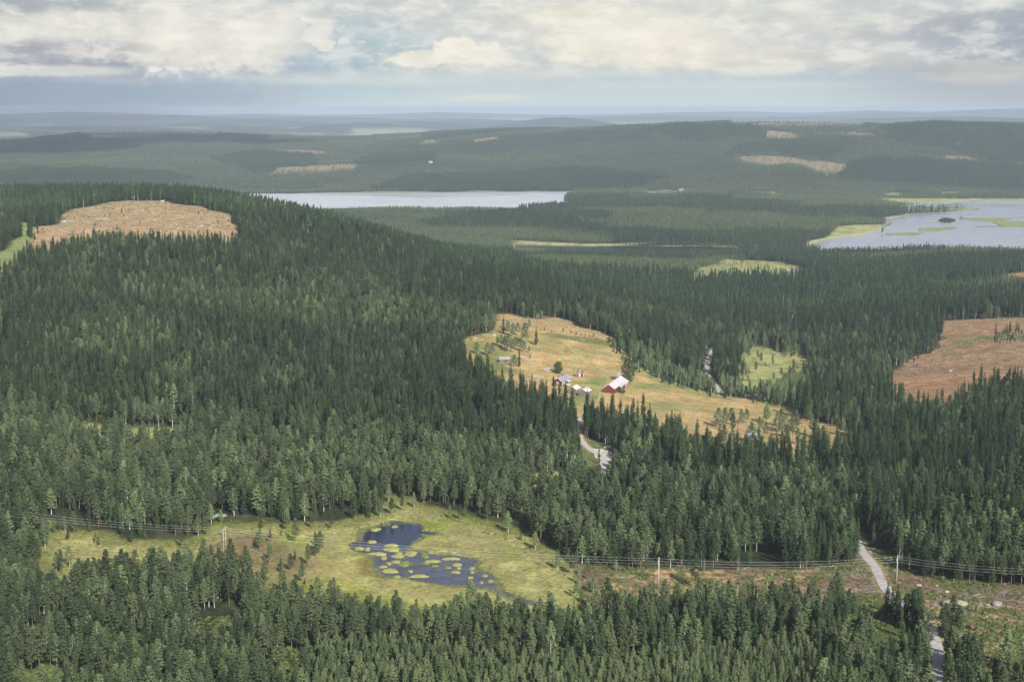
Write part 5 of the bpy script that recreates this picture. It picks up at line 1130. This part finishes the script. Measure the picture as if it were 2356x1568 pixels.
# ------------------------------------------------------------------ power line
M_PO = noisy("pole_wood", (0.45, 0.42, 0.39), (0.34, 0.31, 0.28), 2.0); M_AL = principled("aluminium_wire", (0.72, 0.72, 0.70), 0.5, 0.5, 0.0)[0]; M_IN = principled("insulator_glass", (0.25, 0.28, 0.28), 0.25, .5)[0]
pole_px = [(-700, 1195), (-90, 1215), (518, 1284), (1515, 1349), (2062.7, 1340), (2560, 1382)]
PP = [to_world(*p) for p in pole_px]; labs = {2: "twin-pole power pylon standing at the bog's lower left edge", 3: "twin-pole power pylon at the edge of the clearing below the pines", 4: "power pylon standing just right of the road bend"}
att = []
for k, (px, py) in enumerate(PP):
    a0 = PP[max(0, k - 1)]; a1 = PP[min(len(PP) - 1, k + 1)]; dx, dy = a1[0] - a0[0], a1[1] - a0[1]; l_ = math.hypot(dx, dy); dx, dy = dx / l_, dy / l_; nx, ny = -dy, dx
    gz = g1(px, py); Hh = 11.0 if k != 4 else 10.0; hw_ = 3.1; ang = math.atan2(ny, nx)
    att.append([(px + nx * s, py + ny * s, gz + Hh - .9 - .42) for s in (-hw_, 0, hw_)])
    if k not in labs: continue
    e = bpy.data.objects.new("power_pole", None); SCOL.objects.link(e); e.location = (px, py, gz); e.rotation_euler.z = ang; tag(e, labs[k], "power pole", "pylons of the power line")
    for s in (-1.2, 1.2):
        m = MB(); m.tube((s, 0, -1), (s * .8, 0, Hh - (0.0 if s > 0 else .6)), .17, .12, 8); link("pole", m.me("pole", (M_PO,), True), e)
    m = MB(); m.box((0, .16, Hh - .9), (hw_ * 2 + .5, .16, .22)); link("crossarm", m.me("crossarm", (M_PO,)), e)
    for s in (-hw_, 0, hw_):
        m = MB(); m.tube((s, .0, Hh - 1.0), (s, .0, Hh - 1.32), .05, .09, 8); m.tube((s, 0, Hh - 1.1), (s, 0, Hh - 1.16), .11, .11, 8); link("insulator", m.me("insulator", (M_IN,), True), e)
wl = ("nearest of the three power line wires", "middle of the three power line wires", "farthest of the three power line wires")
for j in range(3):
    m = MB()
    for k in range(len(att) - 1):
        p0, p1 = np.array(att[k][j]), np.array(att[k + 1][j]); n = 22; sag = 1.6 + 0.000022 * np.linalg.norm(p1 - p0) ** 2
        q = [p0 + (p1 - p0) * t - np.array((0, 0, 4 * sag * t * (1 - t))) for t in np.linspace(0, 1, n + 1)]
        for i in range(n): m.tube(q[i], q[i + 1], .018, .018, 4)
    tag(link("power_line_wire", m.me("wire", (M_AL,))), wl[j] + " crossing the bog", "wire", "wires of the power line")

# ------------------------------------------------------------------ single trees round the farm
def special(kind_fn, seed, mats, **kw):
    t, c = kind_fn(seed, 0, **kw); return {'trunk': t.me("trunk", (mats[0],), True), 'crown': c.me("crown", (mats[1],))}
def stand(root, src, u, v, sx, sz, tv_, label, cat, group=None, xy=None):
    px, py = xy or to_world(u, v); e = bpy.data.objects.new(root, None); SCOL.objects.link(e); e.location = (px, py, g1(px, py)); e.scale = (sx, sx, sz); e.rotation_euler.z = (u * 7.3) % 6.28; tag(e, label, cat, group)
    for nm in ('trunk', 'crown'):
        o = bpy.data.objects.new(nm, src[nm]); SCOL.objects.link(o); o.parent = e; o['tint'] = float(tv_)
def dense(seed, lod, H, rmax, lo=.1, n=150):
    rs = np.random.RandomState(seed); t = MB(); c = MB(); t.tube((0, 0, -.5), (0, 0, H * .7), .25, .1, 8)
    for (x_, y_, z_, pr_) in crown_pts(rs, H * .97, lo, rmax, n, .62, True):
        t.tube((0, 0, z_ * .8), (x_, y_, z_), .06, .02, 3)
        for _ in range(30):
            d = rs.normal(0, 1, 3); d /= np.linalg.norm(d); leafq(c, (x_ + d[0] * .75, y_ + d[1] * .75, z_ + d[2] * .55), .22, d + np.array((x_, y_, 0)) * .4 / rmax + np.array((0, 0, .3)), rs)
    return t, c
M_DG = needle_mat("dark_leaves", (0.035, 0.065, 0.022), (0.065, 0.105, 0.035), 0.5)
stand("round_tree", special(dense, 5, (M_SB, M_DG), H=8.0, rmax=3.1, lo=.06, n=110), 1284, 858, 1, 1, .4, "round dark green leafy tree beside the grey stone pile", "tree")
stand("leafy_tree", special(dense, 6, (M_SB, M_DG), H=16.5, rmax=5.0, lo=.05, n=260), 1444.6, 879.5, 1, 1, .12, "tall broad leafy tree at the far end of the red barn", "tree")
SB, SS, SP_ = SRC[('birch', 0)], SRC[('spruce', 0)], SRC[('pine', 0)]
for k, (dx, dy, h, kd, lab) in enumerate(((640,405,300,'s',"slim spruce alone on the cleared strip at the meadow's top left"), (1155,585,315,'s',"dark bushy spruce at the edge of the birch group on the meadow"), (890,927,290,'s',"dark spruce right of the small log barn"), (815,932,200,'b',"thin birch with pale trunk between the log barn and the dark spruce"),
   (710,425,225,'b',"birch just right of the slim lone spruce"), (790,455,215,'b',"second birch right of the slim lone spruce"), (865,430,200,'b',"birch in the middle of the upper birch row"), (980,560,330,'b',"tallest birch with a long white trunk in the meadow group"), (1045,330,150,'b',"small birch behind the tallest one"),
   (610,610,190,'b',"leftmost birch of the lower birch row"), (660,650,215,'b',"birch next to the big grey-green one, on its left"), (725,695,290,'b',"big grey-green birch in the middle of the lower row"), (785,695,200,'b',"birch with white trunk just right of the big grey-green one"), (830,650,200,'b',"birch fourth along the lower row"),
   (910,690,220,'b',"slender birch at the right of the lower row"), (970,695,160,'b',"small birch ending the lower row"), (1045,705,110,'b',"bushy low birch on the meadow below the dark spruce"), (225,730,200,'b',"birch at the far left of the meadow edge"), (390,750,210,'b',"birch above the log barn's left corner"), (470,730,190,'b',"birch in the green hollow above the log barn"),
   (550,590,150,'b',"grey birch left of the lower birch row"), (1290,355,62,'s',"first little spruce of the hedge row across the meadow"), (1400,372,42,'s',"tiny spruce in the hedge row"), (1580,392,85,'b',"pale birch bush in the hedge row"), (1700,405,62,'s',"bushy little spruce in the middle of the hedge row"), (1782,422,70,'s',"pointed little spruce in the hedge row"),
   (1865,438,52,'s',"small spruce right of the pointed one in the hedge row"), (1925,455,62,'s',"little spruce starting the right clump of the hedge row"), (1990,465,55,'s',"little spruce inside the right clump of the hedge row"), (2060,478,80,'b',"small birch at the right end of the hedge row"), (2110,492,45,'s',"last little spruce of the hedge row"), (1235,345,40,'s',"tiny spruce at the left start of the hedge row"),
   (1060,805,70,'b',"grey bush on the meadow beside the dark spruce"))):
    u, v = z2(dx, dy); px, py = to_world(u, v); Hm = h / 6.815 * K * math.hypot(px, py) / F * 1.02
    if kd == 's': stand("spruce_tree", SS[k % 5], u, v, Hm / 16 * (1.15 if Hm > 8 else 1.9), Hm / 16, .3, lab, "spruce", "spruces on the farm meadow")
    else: stand("birch_tree", SB[k % 3], u, v, Hm / 12 * 1.3, Hm / 12, .35, lab, "birch", "birches on the farm meadow")
for k, (dx, dy, h, lab) in enumerate(((1300,182,135,"leftmost of three leafy trees standing in the lower meadow"), (1345,176,130,"middle of the three leafy trees in the lower meadow"), (1388,166,118,"right one of the three leafy trees in the lower meadow"), (1455,158,100,"left tree of the dense pair on the lower meadow"), (1492,152,98,"right tree of the dense pair on the lower meadow"),
    (1578,205,95,"thin tree right of the dense pair"), (1622,252,110,"birch with a pale trunk below the thin tree"), (1718,212,85,"loose birch on the lower meadow edge"), (1760,245,80,"small birch right of the loose one"), (1828,190,80,"wide birch where the meadow narrows"), (1525,290,150,"birch with a white trunk in front of the bluish shed"), (1680,190,70,"slim birch between the pale trunk and the loose birch"))):
    u, v = 1207.9 + dx / 2.926, 920.3 + dy / 2.926; px, py = to_world(u, v); Hm = h / 2.926 * K * math.hypot(px, py) / F * 1.02
    stand("birch_tree", SB[k % 3], u, v, Hm / 12 * 1.25, Hm / 12, .3, lab, "birch", "trees on the lower meadow")
stand("spruce_tree", SS[2], 1378, 1066, .62, .55, .4, "small spruce alone on the lower part of the gravel yard", "spruce")
stand("shrub", {'trunk': SB[0]['trunk'], 'crown': special(dense, 9, (M_BB, M_BI), H=3.5, rmax=3.2, lo=.1, n=60)['crown']}, 1431, 903, 0.8, 0.7, .2, "grey-green bush beside the red barn's long wall", "bush")
for k, (u, v, Hm, lab) in enumerate(((2040,1420,13,"spruce closest to the left side of the road where it enters the trees"), (2062,1432,14,"tallest spruce hiding the middle of the road"), (2082,1442,12,"slim spruce hiding the road below the heath"), (2100,1452,13,"dark spruce in front of the hidden road part"), (2118,1462,11,"last spruce before the road comes out of the trees"), (2052,1412,10,"short spruce between the road bend and the taller ones"))):
    stand("spruce_tree", SS[k % 5], u, v, Hm / 15 * 1.25, Hm / 16, .2, lab, "spruce", "spruces hiding the road")
for k, (u, v, Hm, lab) in enumerate(((136,1215,8,"lone small pine on the green slope at the bog's left end"), (2166,509,13,"left spruce of the wooded islet"), (2172,511,17,"tallest spruce of the wooded islet"), (2185,512,15,"right spruce of the wooded islet"), (2030,532,15,"lone tree on the lake's marshy point"), (2212,505,11,"single thin tree beside the wooded islet"),
      (1600,1352,13,"dark pine rising into the heath right of the twin pylon"), (2190,1462,13,"dark pine on the right side of the road by the lower clearing"), (2204,1470,11,"second dark pine beside the road at the lower clearing"))):
    stand("pine_tree" if k in (0, 4, 5, 6, 7, 8) else "spruce_tree", (SP_ if k in (0, 4, 5, 6, 7, 8) else SS)[k % 5], u, v, Hm / 15 * 1.15, Hm / (14 if k in (0, 4, 5, 6, 7, 8) else 16), .2, lab, "pine" if k in (0, 4, 5, 6, 7, 8) else "spruce")

# ------------------------------------------------------------------ clouds high above that shade parts of the land
M_CL = noisy("cloud_white", (0.85, 0.86, 0.88), (0.75, 0.77, 0.8), 0.001)
def cloud_over(u, r_, wx, wy, seed, alt=1300):
    a_ = px_dir(u, 600)[0]; tx, ty = r_ * math.sin(a_), r_ * math.cos(a_); tz = g1(tx, ty); s = (alt + CZ - tz) / sun_v[2]
    c = np.array((tx, ty, tz)) + sun_v * s; rs = np.random.RandomState(seed); V_, F_ = [], []
    for k in range(16):
        t = rs.uniform(0, 6.28); q = math.sqrt(rs.uniform()); ox, oy = q * math.cos(t) * wx * .8, q * math.sin(t) * wy * .8; sz = rs.uniform(.28, .5) * (1.15 - q * .6)
        bm = bmesh.new(); bmesh.ops.create_icosphere(bm, subdivisions=3, radius=1.0)
        n = len(V_); V_ += [(c[0] + ox + p.co.x * wx * sz * (1 + .12 * math.sin(5 * p.co.y + k)), c[1] + oy + p.co.y * wy * sz * (1 + .12 * math.sin(6 * p.co.x + k)), c[2] + 60 + p.co.z * 70) for p in bm.verts]; F_ += [tuple(n + q_.index for q_ in f.verts) for f in bm.faces]; bm.free()
    return V_, F_
V_, F_ = [], []
for args in ((240, 6450, 950, 520, 1), (80, 5900, 700, 380, 2), (520, 6000, 420, 200, 3), (2300, 6200, 700, 900, 4), (60, 1950, 150, 170, 5), (40, 18000, 3400, 5200, 7, 3400), (-160, 29000, 6500, 6500, 8, 5200)):
    v_, f_ = cloud_over(*args); n = len(V_); V_ += v_; F_ += [tuple(i + n for i in f) for f in f_]
tag(link("clouds", mesh_np("clouds", V_, F_, (M_CL,), smooth=True)), kind='stuff')

# ------------------------------------------------------------------ haze
hm = bpy.data.materials.new("haze_air"); hm.use_nodes = True; nt = hm.node_tree; nt.nodes.clear(); o_ = nt.nodes.new('ShaderNodeOutputMaterial'); pv = nt.nodes.new('ShaderNodeVolumePrincipled')
pv.inputs['Color'].default_value = (0.665, 0.79, 0.94, 1); pv.inputs['Density'].default_value = 0.000066; pv.inputs['Anisotropy'].default_value = 0.0
nt.links.new(pv.outputs[0], o_.inputs['Volume']); hm.cycles.homogeneous_volume = True if hasattr(hm, 'cycles') and hasattr(hm.cycles, 'homogeneous_volume') else None
m = MB(); m.box((0, 0, (CZ + 5 - 12) / 2), (86000, 86000, CZ + 5 + 12)); tag(link("haze", m.me("haze", (hm,))), kind='stuff')
